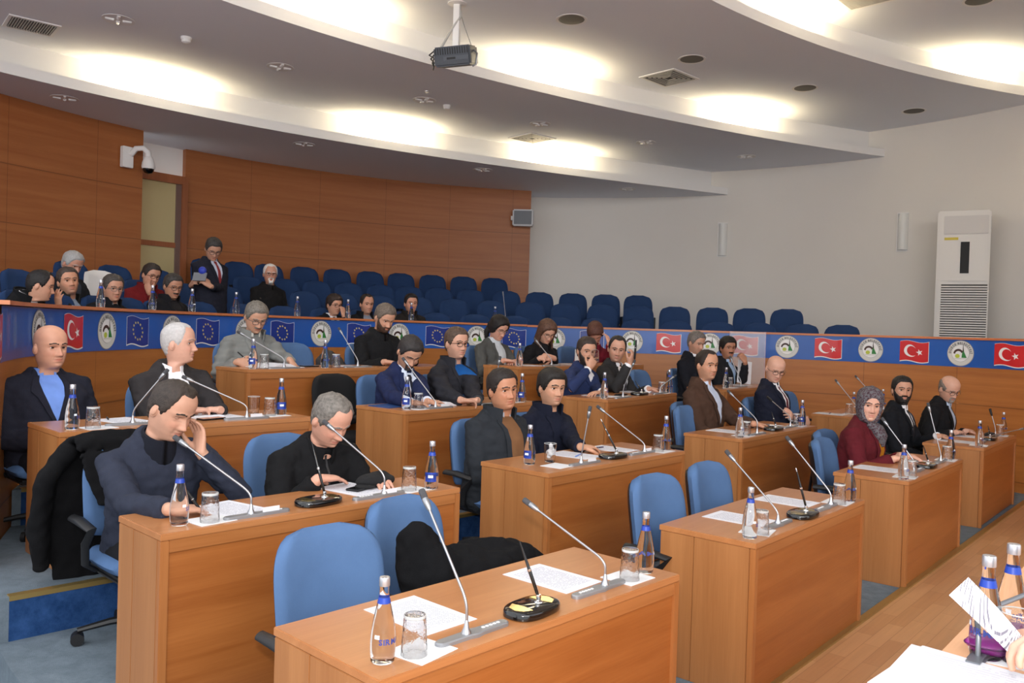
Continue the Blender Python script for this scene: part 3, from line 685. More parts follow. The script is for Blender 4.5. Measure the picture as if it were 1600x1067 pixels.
# ------------------------------------------------------------------ water bottles and tumblers
def text_on(text, size, rfun, z0, ang0, m):
    g = G(); L_ = letters(text, size); tot = sum(q[2] for q in L_); x0 = -tot / 2
    for V, F, wd in L_:
        v = []
        for x, y in V:
            z = z0 + y; r = rfun(z) + 0.0006; a = ang0 + (x0 + x) / r; v.append((r * math.sin(a), -r * math.cos(a), z))
        g.add(v, F); x0 += wd
    return g
BP = [(0.030, 0.0), (0.0345, 0.004), (0.0375, 0.045), (0.0365, 0.08), (0.0315, 0.118), (0.0225, 0.158), (0.0160, 0.186), (0.0138, 0.204), (0.0138, 0.224)]
br = lambda z: float(np.interp(z, [p[1] for p in BP], [p[0] for p in BP]))
def make_bottle(rear=False):
    t = empty('water_bottle')
    g = G(); zz = np.r_[0, 0.004, np.linspace(0.012, 0.224, 24)]; g.lathe([(0.026, 0.003)] + [(br(z), z) for z in zz], 28); g.build('glass_body', M_['water'], t, 60)
    g = G(); g.lathe([(0.0152, 0.221), (0.0156, 0.223), (0.0156, 0.243), (0.0145, 0.2465), (0.001, 0.2468)], 24); c = g.build('cap', M_['cap'], t)
    g = G(); g.lathe([(br(0.172) + 0.0006, 0.172), (br(0.18) + 0.0007, 0.18), (br(0.189) + 0.0006, 0.189), (br(0.189) - 0.001, 0.1895), (br(0.172) - 0.001, 0.1715)], 24, cap=False); g.build('neck_band', M_['bband'], t)
    text_on('SIRMA', 0.023, br, 0.060, 0.40, 0).build('label_print', M_['btext'], t, 0)
    g = G(); v = []; f = []
    for k in range(7):
        a = -0.95 + 0.42 * k / 6
        for z in (0.076, 0.087): r = br(z) + 0.0005; v.append((r * math.sin(a), -r * math.cos(a), z))
    for k in range(6): f.append((2 * k, 2 * k + 2, 2 * k + 3, 2 * k + 1))
    g.add(v, f); g.build('back_label', mat('label_white', (226, 232, 240), 0.5), t, 0)
    if not rear: return t
    g = G(); v = []; f = []
    for k in range(11):
        a = PI - 0.85 + 1.7 * k / 10
        for z in (0.040, 0.088): r = br(z) + 0.0005; v.append((r * math.sin(a), -r * math.cos(a), z))
    for k in range(10): f.append((2 * k, 2 * k + 2, 2 * k + 3, 2 * k + 1))
    g.add(v, f); v = []; f = []
    for k in range(6):
        a = PI - 0.35 + 0.7 * k / 5
        for z in (0.060, 0.074): r = br(z) + 0.0011; v.append((r * math.sin(a), -r * math.cos(a), z))
    for k in range(5): f.append((2 * k, 2 * k + 2, 2 * k + 3, 2 * k + 1))
    g.add(v, f, 1); g.build('rear_label', [M_['bband'], mat('label_white', (226, 232, 240), 0.5)], t, 0)
    return t
GT = mat('cut_glass', (252, 252, 252), 0.02, trans=1.0, ior=1.42)
_n, _l = GT.node_tree.nodes, GT.node_tree.links
_tc = _n.new('ShaderNodeTexCoord'); _v = _n.new('ShaderNodeTexVoronoi'); _v.inputs['Scale'].default_value = 75; _l.new(_tc.outputs['Object'], _v.inputs['Vector'])
_b = _n.new('ShaderNodeBump'); _b.inputs['Strength'].default_value = 0.35; _b.inputs['Distance'].default_value = 0.004; _l.new(_v.outputs['Distance'], _b.inputs['Height']); _l.new(_b.outputs[0], _n['Principled BSDF'].inputs['Normal'])
def make_tumbler(up=False):
    t = empty('tumbler')
    g = G(); prof = [(0.0395, 0.0), (0.0385, 0.03), (0.036, 0.07), (0.0335, 0.108), (0.0325, 0.118), (0.029, 0.1205), (0.001, 0.1205), (0.001, 0.111), (0.0295, 0.110), (0.031, 0.104), (0.0335, 0.07), (0.036, 0.03), (0.0375, 0.0)]
    if up: prof = [(r, 0.1205 - z) for r, z in prof]
    g.lathe(prof + [prof[0]], 28, cap=False); g.build('glass_wall', M_['glass'] if up else GT, t, 50)
    g = G(); z = 0.1165 if not up else 0.004
    g.lathe([(0.0329, z - 0.006), (0.0334, z), (0.0329, z + 0.0035), (0.0318, z + 0.0035), (0.0318, z - 0.006)] if not up else [(0.0395, 0.1185), (0.0405, 0.1195), (0.0395, 0.1215), (0.0378, 0.1205)], 28, cap=False)
    g.build('rim_band', mat('frosted_rim', (228, 230, 230), 0.35, trans=0.35), t, 50)
    return t
PROTO = {}
def inst(kind, mk, loc, rz, label, cat, group):
    if kind not in PROTO: PROTO[kind] = mk(); o = PROTO[kind]
    else: o = copy_tree(PROTO[kind])
    o.location = loc; o.rotation_euler = (0, 0, rz); return tag(o, label, cat, group)
def face_cam(p, off=0.0): return math.atan2(-p[1], -p[0]) + PI / 2 + off
END = ('left', 'right')
def bottle(n, u, v, lab, off=0.0, rear=False):
    p = dp(n, u, v); return inst('bottle_rear' if rear else 'bottle', (lambda: make_bottle(True)) if rear else make_bottle, p, face_cam(p, off), lab, 'bottle', 'water bottles on the desks')
def tumbler(n, u, v, lab): return inst('tumbler', make_tumbler, dp(n, u, v, DH + NAPZ), 0.6 * u, lab, 'glass', 'upturned tumblers on the desks')
NAPZ = 0.0028

def slab(name, pts, z, th, m, label, cat, group=None):
    """A sheet with four corners in the world, th thick, lying at height z; local x/y follow its edges."""
    P = [Vector(p) for p in pts]; c = sum(P, Vector()) / 4; ang = math.atan2((P[1] - P[0]).y, (P[1] - P[0]).x)
    R = Matrix.Rotation(-ang, 4, 'Z'); g = G(); q = [R @ (p - c) for p in P]
    g.add([(p.x, p.y, 0) for p in q] + [(p.x, p.y, th) for p in q], [(3, 2, 1, 0), (4, 5, 6, 7), (0, 1, 5, 4), (1, 2, 6, 5), (2, 3, 7, 6), (3, 0, 4, 7)])
    o = g.build(name, m, smooth=0); o.location = (c.x, c.y, z); o.rotation_euler = (0, 0, ang); return tag(o, label, cat, group)
def rect(n, u0, v0, w_, h_, rot=0.0):
    c, s = math.cos(rot), math.sin(rot); return [dp(n, u0 + x * c - y * s, v0 + x * s + y * c) for x, y in ((-w_ / 2, -h_ / 2), (w_ / 2, -h_ / 2), (w_ / 2, h_ / 2), (-w_ / 2, h_ / 2))]
def paper(n, u, v, lab, rot=0.0, w_=0.225, h_=0.325, m='print'): return slab('paper_sheet', rect(n, u, v, w_, h_, rot), DESK[n][5] + DH + 0.0005, 0.0016, M_[m], lab, 'paper', 'papers on the desks')
def napkin(n, u, v, lab, rot=0.0): return slab('napkin', rect(n, u, v, 0.165, 0.15, rot), DESK[n][5] + DH + 0.0004, 0.0022, M_['napkin'], lab, 'napkin', 'napkins on the desks')

# ------------------------------------------------------------------ gooseneck microphones and pen stands
def microphone(n, u, v, bend, off, lab, basec=0.0, card=False, dark=False):
    """Stem on the desk at (u, v); off = tip relative to the stem along the desk, across it and up."""
    X, Y, t, W_, D_, f = DESK[n]; r = empty('gooseneck_microphone', dp(n, u, v), t, lab, 'microphone', 'gooseneck microphones on the desks')
    g = G(); L2 = 0.135; prof = []
    pts = [(-L2, -0.017), (-0.02, -0.019), (0.02, -0.024), (L2, -0.018)]
    out = []
    for k in range(10): a = PI / 2 + PI * k / 9; out.append((basec - L2 + 0.020 * math.cos(a), 0.020 * math.sin(a)))
    out += [(basec - 0.03, -0.021), (basec, -0.028), (basec + 0.03, -0.021)]
    for k in range(10): a = -PI / 2 + PI * k / 9; out.append((basec + L2 + 0.020 * math.cos(a), 0.020 * math.sin(a)))
    out += [(basec + 0.03, 0.021), (basec, 0.028), (basec - 0.03, 0.021)]
    g.loft([[Vector((x, y, 0.0)) for x, y in out], [Vector((x, y, 0.010)) for x, y in out], [Vector((basec + (x - basec) * 0.975, y * 0.86, 0.014)) for x, y in out]]); g.build('base_plate', mat('mic_base', (150, 152, 156), 0.35, metal=0.55), r, 35)
    for k in range(5):
        g = G(); x = basec + (0.045 + k * 0.017) * (1 if basec >= 0 else -1); g.box((x - 0.0055, -0.005, 0.0138), (x + 0.0055, 0.005, 0.0165), bev=0.001); g.build('button', mat('mic_button', (232, 232, 234), 0.4), r)
    if card:
        g = G(); g.box((basec + 0.02, -0.012, 0.014), (basec + 0.10, -0.009, 0.034)); g.build('name_card', M_['paperw'], r)
    off = Vector(off); bt = Vector((0, 0, bend)); tip = off; d = (tip - bt).normalized()
    g = G(); g.lathe([(0.017, 0.012), (0.016, 0.018), (0.009, 0.032), (0.006, 0.052), (0.0045, 0.055)], 16); g.build('socket', M_['silver'], r)
    p1 = Vector((0, 0, max(0.05, bend * 0.7))); e = tip - d * 0.075
    path = [Vector((0, 0, 0.03)), p1]
    for k in range(1, 6):                                                # a smooth bend, then a straight stem
        s = k / 6; path.append(p1 * (1 - s) ** 2 + bt * 2 * s * (1 - s) + (bt + d * 0.05) * s * s)
    path += [bt + d * 0.05, e]
    g = G(); g.tube(path, 0.0046, 10); g.build('gooseneck', mat('mic_stem', (176, 176, 180), 0.3, metal=0.9), r)
    M = Matrix.Translation(e) @ d.to_track_quat('Z', 'Y').to_matrix().to_4x4()
    h = empty('microphone_head'); h.parent = r
    hm = M_['black'] if dark else mat('mic_collar', (158, 160, 164), 0.3, metal=0.8)
    g = G(); g.lathe([(0.005, -0.004), (0.009, 0.006), (0.0115, 0.024), (0.0115, 0.040), (0.0105, 0.043)], 18, M=M); g.build('collar', hm, h)
    g = G(); g.lathe([(0.0108, 0.0425), (0.0118, 0.046), (0.0118, 0.070), (0.0095, 0.0755), (0.001, 0.077)], 18, M=M); g.build('capsule', M_['black'] if dark else mat('mic_mesh', (88, 88, 92), 0.45, metal=0.5, bump=(700, 0.6)), h)
    return r
def pen_stand(n, u, v, rod, lab, rot=0.0, tipw=False):
    r = empty('pen_stand', dp(n, u, v), DESK[n][2] + rot, lab, 'pen stand', 'black pen stands on the desks')
    def oval(z, k): return [Vector((0.118 * k * math.copysign(abs(math.cos(a)) ** 0.7, math.cos(a)), 0.072 * k * math.copysign(abs(math.sin(a)) ** 0.8, math.sin(a)), z)) for a in [2 * PI * j / 40 for j in range(40)]]
    g = G(); g.loft([oval(0, 0.95), oval(0.004, 1.0), oval(0.020, 1.0), oval(0.027, 0.96), oval(0.029, 0.90)]); g.build('base', M_['gloss'], r, 50)
    for s in (-1, 1):
        g = G(); pts = [(s * 0.055, -0.045), (s * 0.088, -0.03), (s * 0.10, 0.0), (s * 0.088, 0.034), (s * 0.05, 0.05), (s * 0.045, 0.0)]
        if s < 0: pts = pts[::-1]
        g.add([(x, y, 0.0293) for x, y in pts] + [(x, y, 0.0303) for x, y in pts], [tuple(range(6, 12)), (5, 4, 3, 2, 1, 0)] + [(i, (i + 1) % 6, (i + 1) % 6 + 6, i + 6) for i in range(6)]); g.build('inlay', M_['gold'], r, 0)
    g = G(); sx, sy = 0.03, -0.005; T0 = Matrix.Translation((sx, sy, 0.029))
    g.lathe([(0.017, 0), (0.016, 0.003), (0.007, 0.008), (0.0095, 0.018), (0.008, 0.026)], 18, M=T0); g.build('holder', M_['chrome'], r)
    d = Vector(rod); Lr = d.length; d.normalize(); M = Matrix.Translation((sx, sy, 0.045)) @ d.to_track_quat('Z', 'Y').to_matrix().to_4x4()
    p = empty('pen'); p.parent = r
    g = G(); g.lathe([(0.0035, 0), (0.0062, 0.02), (0.0066, Lr * 0.5), (0.0058, Lr * 0.5 + 0.002), (0.003, Lr - 0.01), (0.002, Lr)], 12, M=M); g.build('barrel', M_['gloss'], p)
    g = G(); g.lathe([(0.0070, Lr * 0.47), (0.0072, Lr * 0.49), (0.0070, Lr * 0.51)], 12, M=M); g.build('ring', M_['chrome'], p)
    if tipw:
        g = G(); g.lathe([(0.0034, Lr - 0.022), (0.0036, Lr - 0.004), (0.001, Lr + 0.001)], 12, M=M); g.build('tip', M_['silver'], p)
    return r

# what stands on every desk: (bottle, tumbler, napkin, papers) at the left and right seat
SETS = {
 '1A': dict(b=[(0.089, 0.105), (1.437, 0.115)], g=[(0.185, 0.078), (1.299, 0.092)], n=[(0.222, 0.088, 0.15), (1.316, 0.112, 0.0)], p=[(0.423, 0.333, 0.01), (1.08, 0.307, 0.02)], m=[(0.397, 0.077, 0.113, (0.0, 0.237, 0.431), 0.03, 0), (1.137, 0.091, 0.104, (-0.093, 0.348, 0.295), -0.035, 0)], s=(0.73, 0.098, (-0.048, 0.054, 0.195), 0.1)),
 '1B': dict(b=[(0.092, 0.076), (1.425, 0.052)], g=[(0.19, 0.062), (1.275, 0.062)], n=[(0.245, 0.105, 0.2), (1.33, 0.088, 0.05)], p=[(0.443, 0.297, 0.0), (1.113, 0.315, 0.0)], m=[(0.452, 0.087, 0.073, (0.0, 0.305, 0.354), 0.005, 0), (1.175, 0.074, 0.078, (0.0, 0.282, 0.379), -0.08, 0)], s=(0.775, 0.082, (-0.039, 0.05, 0.217), 0.0)),
 '1C': dict(b=[(0.09, 0.062), (1.50, 0.075)], g=[(0.235, 0.05), (1.40, 0.08)], n=[(0.21, 0.08, 0.1), (1.43, 0.09, 0.05)], p=[(0.43, 0.335, 0.0), (1.09, 0.30, 0.05)], m=[(0.50, 0.09, 0.072, (0.0, 0.252, 0.387), 0.05, 0), (1.26, 0.092, 0.057, (0.0, 0.114, 0.477), 0.0, 0)], s=(0.85, 0.10, (-0.03, 0.03, 0.12), 0.0)),
 '1D': dict(b=[(0.15, 0.07), (1.52, 0.11)], g=[(1.40, 0.12)], n=[(0.24, 0.09, 0.1), (1.42, 0.12, 0.05)], p=[(0.40, 0.30, 0.0), (1.0, 0.36, 0.05)], m=[(0.52, 0.12, 0.05, (0.55, -0.28, 0.13), 0.0, 0), (1.28, 0.14, 0.08, (0.0, 0.06, 0.29), 0.0, 1)], s=(0.85, 0.12, (-0.02, 0.02, 0.10), 0.0)),
 '2A': dict(b=[(0.123, 0.115), (1.44, 0.075)], g=[(0.237, 0.08), (1.312, 0.10)], n=[(0.25, 0.105, 0.1), (1.335, 0.118, 0.05)], p=[(0.42, 0.24, 0.2), (1.11, 0.29, 0.15)], m=[(0.416, 0.066, 0.101, (-0.225, 0.268, 0.331), 0.03, 2), (1.129, 0.067, 0.109, (-0.169, 0.292, 0.352), -0.03, 3)], s=(0.782, 0.11, (-0.044, 0.05, 0.24), 0.1)),
 '2B': dict(b=[(0.17, 0.30), (1.46, 0.115)], g=[(1.335, 0.10)], n=[(0.26, 0.145, 0.1), (1.375, 0.105, 0.05)], p=[(0.70, 0.36, 0.1), (1.16, 0.375, 0.05)], m=[(0.42, 0.085, 0.057, (0.02, -0.043, 0.372), 0.04, 3), (1.19, 0.118, 0.069, (-0.095, 0.356, 0.307), -0.03, 3)], s=(0.83, 0.13, (-0.074, 0.086, 0.211), 0.0)),
 '2C': dict(b=[(0.125, 0.085), (1.52, 0.11)], g=[(0.28, 0.10), (1.42, 0.12)], n=[(0.25, 0.11, 0.1), (1.45, 0.13, 0.1)], p=[(0.43, 0.34, 0.05), (1.22, 0.37, 0.05)], m=[(0.431, 0.07, 0.126, (0.0, 0.287, 0.361), 0.0, 0), (1.27, 0.12, 0.097, (0.103, 0.284, 0.262), 0.0, 4)], s=(0.89, 0.12, (-0.03, 0.03, 0.12), 0.0)),
 '2D': dict(b=[(0.45, 0.21), (1.45, 0.19)], g=[(0.30, 0.21)], n=[(0.37, 0.21, 0.1)], p=[(0.14, 0.36, 0.05)], m=[(0.361, 0.112, 0.057, (0.0, 0.285, 0.38), 0.0, 0), (1.30, 0.134, 0.046, (0.0, 0.35, 0.40), 0.0, 0)], s=None),
 '3A': dict(b=[(0.10, 0.12), (1.44, 0.22)], g=[(0.195, 0.08), (1.345, 0.20)], n=[(0.23, 0.105, 0.15), (1.38, 0.20, 0.1)], p=[(0.47, 0.36, 0.2), (1.06, 0.36, 0.1)], m=[(0.438, 0.15, 0.086, (0.156, -0.10, 0.327), 0.0, 0), (1.124, 0.09, 0.089, (-0.31, 0.26, 0.263), 0.0, 3)], s=None),
 '3B': dict(b=[(0.10, 0.10), (1.41, 0.06)], g=[(0.205, 0.085), (1.29, 0.06)], n=[(0.21, 0.09, 0.1), (1.30, 0.09, 0.1)], p=[], m=[(0.345, 0.04, 0.053, (-0.106, 0.272, 0.379), 0.03, 3), (1.02, 0.05, 0.073, (0.02, -0.05, 0.40), 0.0, 0)], s=None),
 '3C': dict(b=[(0.133, 0.115), (1.43, 0.06)], g=[(1.30, 0.08)], n=[(1.33, 0.09, 0.1)], p=[(0.38, 0.29, 0.1), (1.15, 0.32, 0.0)], m=[(0.366, 0.04, 0.086, (0.03, -0.10, 0.37), 0.0, 0), (1.22, 0.06, 0.075, (0.12, -0.12, 0.20), 0.0, 0)], s=(0.85, 0.11, (-0.05, 0.05, 0.10), 0.0)),
 '3D': dict(b=[(0.33, 0.18)], g=[(0.47, 0.20)], n=[(0.44, 0.17, 0.1)], p=[(1.02, 0.36, 0.1)], m=[(0.70, 0.16, 0.072, (0.0, 0.161, 0.378), 0.0, 0)], s=None),
 '4A': dict(b=[(0.112, 0.105), (0.794, 0.07)], g=[(0.205, 0.09), (0.904, 0.06)], n=[], p=[(1.19, 0.20, 0.1)], m=[(0.377, 0.06, 0.086, (-0.283, 0.283, 0.304), 0.0, 0), (1.145, 0.06, 0.067, (-0.061, 0.227, 0.357), 0.0, 0)], s=None),
 '4B': dict(b=[(0.163, 0.161)], g=[], n=[], p=[(0.42, 0.27, 0.1), (1.25, 0.3, 0.0)], m=[(0.62, 0.08, 0.07, (-0.05, 0.22, 0.30), 0.0, 0)], s=None)}
for n, S in SETS.items():
    for i, q in enumerate(S['b']): bottle(n, q[0], q[1], 'clear water bottle at the %s of the %s' % (END[i] if n != '4A' else ('left', 'middle')[i], ON[n]), {('1A', 0): 0.25, ('1A', 1): 2.2, ('2A', 0): 1.3, ('2A', 1): 3.0, ('3A', 1): 3.3, ('3A', 0): 1.2, ('3B', 0): 2.9, ('3B', 1): 2.9, ('2B', 0): 2.6, ('4A', 0): 2.8, ('1B', 0): 1.4, ('1C', 1): 1.7, ('2C', 1): 2.9}.get((n, i), 1.1 + i), (n, i) in (('2A', 1), ('3A', 1), ('4A', 0), ('2B', 0), ('3B', 1), ('3B', 0), ('2C', 1)))
    for i, q in enumerate(S['g']): tumbler(n, q[0], q[1], 'upturned glass tumbler at the %s of the %s' % (END[i] if len(S['g']) == 2 and n != '4A' else ('middle' if i else 'left') if n == '4A' else 'right' if q[0] > 0.8 else 'left', ON[n]))
    for i, q in enumerate(S['n']): napkin(n, q[0], q[1], 'white napkin at the %s of the %s' % ('left' if q[0] < 0.8 else 'right', ON[n]), q[2])
    for i, q in enumerate(S['p']): paper(n, q[0], q[1], 'white printed sheet at the %s seat of the %s' % ('left' if q[0] < 0.8 else 'right', ON[n]), q[2])
    for i, q in enumerate(S['m']): microphone(n, q[0], q[1], q[2], q[3], '%s gooseneck microphone at the %s seat of the %s' % ('black' if q[5] == 4 or q[5] == 1 else 'silver', 'left' if q[0] < 0.8 else 'right', ON[n]), q[4], q[5] == 3 or q[5] == 2, q[5] in (1, 4))
    if S['s']: pen_stand(n, S['s'][0], S['s'][1], S['s'][2], 'black pen stand with upright pen on the %s' % ON[n], S['s'][3], n in ('1B', '2B'))

# odd things on the desks
def on(n, u, v, z=0.0): return dp(n, u, v, DH + z)
t = make_tumbler(True); t.name = 'tumbler_glass'; t.location = on('2B', 0.335, 0.27); tag(t, 'upright glass tumbler holding a crumpled tissue beside the smiling man', 'glass')
g = G(); rr = random.Random(3)
for k in range(9): g.ball((rr.uniform(-0.014, 0.014), rr.uniform(-0.014, 0.014), 0.035 + k * 0.009), (0.016, 0.013, 0.014), nu=7, nv=5)
V, N_, F = remesh(g, 0.004, 1); o = mesh_obj('tissue', V, F, M_['napkin']); o.location = on('2B', 0.335, 0.27); tag(o, 'crumpled white tissue inside the upright tumbler', 'tissue')
t = make_tumbler(True); t.location = on('3A', 1.30, 0.33); tag(t, 'upright glass tumbler near the white haired man', 'glass')
def pen(p, d, L_, m, lab):
    M = Matrix.Translation(p) @ Vector(d).to_track_quat('Z', 'Y').to_matrix().to_4x4()
    r = empty('ballpoint_pen', (0, 0, 0), 0, lab, 'pen'); g = G(); g.lathe([(0.001, 0), (0.0045, 0.012), (0.0048, L_ * 0.75), (0.004, L_)], 10, M=M); g.build('barrel', m, r); g = G(); g.lathe([(0.0052, L_ * 0.62), (0.0052, L_ * 0.66)], 10, M=M); g.build('grip_ring', M_['silver'], r); return r
PB = mat('pen_blue', (120, 150, 215), 0.4); PD = mat('pen_dark', (40, 34, 70), 0.4)
pen(on('2B', 0.62, 0.29, 0.006), AA * 0.9 + BB * 0.35, 0.15, PB, 'pale blue pen lying on the sheet before the smiling man')
pen(on('2B', 0.93, 0.42, 0.02), AA * 0.9 - BB * 0.2, 0.15, PD, 'dark purple pen by the hand of the man in navy')
pen(on('3A', 0.40, 0.42, 0.007), AA * 0.3 + BB * 0.9, 0.14, M_['black'], 'black pen on the bald man\'s sheet')
pen(on('2D', 0.10, 0.36, 0.007), AA * 0.9 + BB * 0.2, 0.14, PD, 'dark pen on the empty desk behind the headscarf woman')
def phone(p, rz, lab):
    r = empty('mobile_phone', p, rz, lab, 'phone'); g = G(); g.box((-0.04, -0.085, 0), (0.04, 0.085, 0.010), bev=0.004); g.build('case', M_['phone'], r); g = G(); g.box((-0.036, -0.078, 0.0098), (0.036, 0.078, 0.0106)); g.build('screen', M_['gloss'], r); return r
phone(on('2A', 1.14, 0.27, 0.003), DESK['2A'][2] - 1.25, 'black phone under the hand of the man in a black sweater')
phone(on('3A', 0.93, 0.18, 0.001), DESK['3A'][2] - 1.4, 'black phone beside the white haired man\'s papers')
phone(on('2C', 1.13, 0.33, 0.003), DESK['2C'][2] - 1.5, 'black phone under the brown jacketed man\'s hand')
phone(on('4A', 0.76, 0.26, 0.001), DESK['4A'][2] - 1.5, 'black phone in front of the empty top row chair')
phone(on('3C', 0.62, 0.20, 0.001), DESK['3C'][2] - 1.5, 'black phone beside the microphone of the drinking man')
r = empty('flat_cap', on('2A', 1.25, 0.30), DESK['2A'][2], 'black cap lying on the right of the turtleneck man\'s desk', 'cap')
g = G(); g.ball((0, 0, 0.030), (0.115, 0.075, 0.038), nu=20, nv=10); g.ball((0.03, 0.01, 0.045), (0.07, 0.05, 0.03)); V, N_, F = remesh(g, 0.006, 3); V = np.array([v + n_ * 0.004 * noise.noise(Vector(v) * 30) for v, n_ in zip(V, N_)]); V[:, 2] = np.maximum(V[:, 2], 0.0); mesh_obj('crown', V, F, mat('black_cloth', (20, 20, 22), 0.9, bump=(300, 0.3)), r)
g = G(); g.ball((-0.085, -0.03, 0.014), (0.055, 0.055, 0.010)); g.build('brim', mat('black_cloth', (20, 20, 22), 0.9), r)
def booklet(n, u, v, rot, lab, blue=False):
    r = empty('open_booklet', on(n, u, v, 0.001), DESK[n][2] + rot, lab, 'booklet')
    for s in (-1, 1):
        g = G(); rows = []
        for k in range(9):
            x = s * 0.21 * k / 8; z = 0.004 + 0.030 * math.exp(-((k - 1.6) / 2.2) ** 2); rows.append([Vector((x, -0.145, 0.0)), Vector((x, 0.145, 0.0)), Vector((x, 0.145, z)), Vector((x, -0.145, z))])
        g.loft(rows); g.build('page_block', M_['print'] if s > 0 else M_['paperw'], r, 30)
    return r
booklet('3B', 0.50, 0.24, 0.1, 'thick open booklet read by the man in navy')
booklet('4A', 0.42, 0.28, 0.1, 'open booklet in front of the man in a grey jacket')
slab('folder', rect('3B', 0.19, 0.36, 0.30, 0.22, 0.1), DESK['3B'][5] + DH + 0.001, 0.008, mat('folder_blue', (40, 74, 130), 0.4), 'dark blue folder at the left of the reading man\'s desk', 'folder')
slab('document_tray', rect('3A', 0.96, 0.29, 0.20, 0.05, 0.1), DESK['3A'][5] + DH + 0.001, 0.012, M_['paperw'], 'white name plate lying before the white haired man', 'name plate')
r = empty('spectacle_case', on('1D', 1.12, 0.16), DESK['1D'][2], 'dark rounded case on the front desk farthest right', 'case'); g = G(); g.ball((0, 0, 0.028), (0.10, 0.055, 0.028)); g.build('shell', M_['black'], r); g = G(); g.box((-0.03, -0.056, 0.024), (0.03, -0.05, 0.034)); g.build('clasp', M_['silver'], r)
# the hand held sheet standing by the moustached man
o = slab('paper_sheet', [(-0.11, -0.15, 0), (0.11, -0.15, 0), (0.11, 0.15, 0), (-0.11, 0.15, 0)], 0, 0.0015, M_['paperw'], 'white sheet standing upright beside the moustached man', 'paper')
o.location = dp('3D', 1.30, 0.40, DH + 0.16); o.rotation_euler = (math.radians(82), math.radians(8), DESK['3D'][2] - 0.5)

# ------------------------------------------------------------------ chairs
def pad(g, w_, h_, th, n=6.0, grooves=(), bow=0.05, m=0, nx=18, ny=18, top=None, M=None):
    """Upholstered pad: superellipse outline in x/z, front towards -y, hollowed by bow."""
    F_, B_ = [], []
    for j in range(ny + 1):
        t = -1 + 2 * j / ny; k = n if t < 0 or top is None else top
        tt = math.copysign(abs(t) ** 0.8, t); hw = (1 - min(1, abs(tt)) ** k) ** (1 / k) if abs(tt) < 1 else 0.0
        hw = max(hw, 0.35)
        for i in range(nx + 1):
            s = -1 + 2 * i / nx; ss = math.copysign(abs(s) ** 0.85, s); x = ss * hw * w_ / 2; z = tt * h_ / 2
            e = max(0.0, 1 - max(abs(ss), abs(tt)) ** 7) ** 0.5; y = bow * (ss * hw) ** 2 * -1
            gr = sum(0.012 * math.exp(-((tt - q) / 0.035) ** 2) for q in grooves)
            F_.append(Vector((x, y - th / 2 * e + gr * e, z))); B_.append(Vector((x, y + th / 2 * e, z)))
    v = F_ + B_; N2 = len(F_); f = []
    for j in range(ny):
        for i in range(nx):
            a = j * (nx + 1) + i; f.append((a, a + 1, a + nx + 2, a + nx + 1)); f.append((N2 + a, N2 + a + nx + 1, N2 + a + nx + 2, N2 + a + 1))
    g.add([M @ p for p in v] if M is not None else v, f, m); return g
def office_chair(m, arms=True):
    t = empty('office_chair')
    MB = Matrix.Translation((0, 0.245, 0.71)) @ Matrix.Rotation(math.radians(-9), 4, 'X')
    pad(G(), 0.49, 0.47, 0.085, 5.5, (0.10, -0.10), 0.06, top=3.2, M=MB).build('backrest', m, t, 60)
    pad(G(), 0.45, 0.43, 0.05, 5.5, (), 0.06, top=3.4, M=MB @ Matrix.Translation((0, 0.038, 0))).build('back_shell', M_['black'], t, 60)
    MS = Matrix.Translation((0, 0.0, 0.405)) @ Matrix.Rotation(math.radians(-90), 4, 'X')
    pad(G(), 0.49, 0.47, 0.085, 5.5, (), 0.01, top=4, M=MS).build('seat', m, t, 60)
    g = G(); g.box((-0.21, -0.20, 0.335), (0.21, 0.20, 0.365), bev=0.012); g.tube([(0, 0.16, 0.34), (0, 0.30, 0.36), (0, 0.33, 0.50), (0, 0.31, 0.66)], 0.022, 8, flat=0.5); g.build('seat_frame', M_['black'], t)
    if arms:
        for s in (-1, 1):
            g = G(); g.tube([(s * 0.22, 0.06, 0.36), (s * 0.275, 0.04, 0.40), (s * 0.285, 0.02, 0.50), (s * 0.285, -0.06, 0.585), (s * 0.285, 0.10, 0.60), (s * 0.28, 0.22, 0.595)], [0.02, 0.024, 0.024, 0.024, 0.026, 0.022], 10, flat=0.6); g.build('armrest', M_['black'], t)
    g = G(); g.lathe([(0.028, 0.10), (0.028, 0.22), (0.018, 0.225), (0.018, 0.34)], 14); g.build('gas_column', M_['black'], t)
    b = empty('star_base'); b.parent = t
    for k in range(5):
        a = 2 * PI * k / 5 + 0.3; x, y = math.cos(a), math.sin(a)
        g = G(); g.tube([(0.02 * x, 0.02 * y, 0.105), (0.16 * x, 0.16 * y, 0.095), (0.30 * x, 0.30 * y, 0.07)], [0.03, 0.025, 0.018], 8, flat=0.7); g.build('spoke', M_['black'], b)
        g = G()
        for q in (-0.018, 0.018):
            Mx = Matrix.Translation((0.30 * x - q * y, 0.30 * y + q * x, 0.030)) @ Matrix.Rotation(a + PI / 2, 4, 'Z') @ Matrix.Rotation(PI / 2, 4, 'Y')
            g.lathe([(0.030, -0.012), (0.030, 0.012)], 14, M=Matrix.Translation((0.30 * x - q * y, 0.30 * y + q * x, 0.030)) @ Matrix.Rotation(a, 4, 'Z') @ Matrix.Rotation(PI / 2, 4, 'X'))
        g.build('caster', M_['black'], b)
    return t
def chair_at(kind, p, fwd, label, group='blue office chairs at the desks'):
    """Chair on the floor at p whose sitter looks along fwd."""
    rz = math.atan2(fwd[1], fwd[0]) + PI / 2
    return inst(kind, (lambda: office_chair(M_['blue'])) if kind == 'blue' else (lambda: office_chair(mat('black_upholstery', (16, 16, 18), 0.9), False)), p, rz, label, 'chair', group if kind == 'blue' else None)
def back_dir(n): t = DESK[n][2]; return Vector((math.sin(t), -math.cos(t), 0))
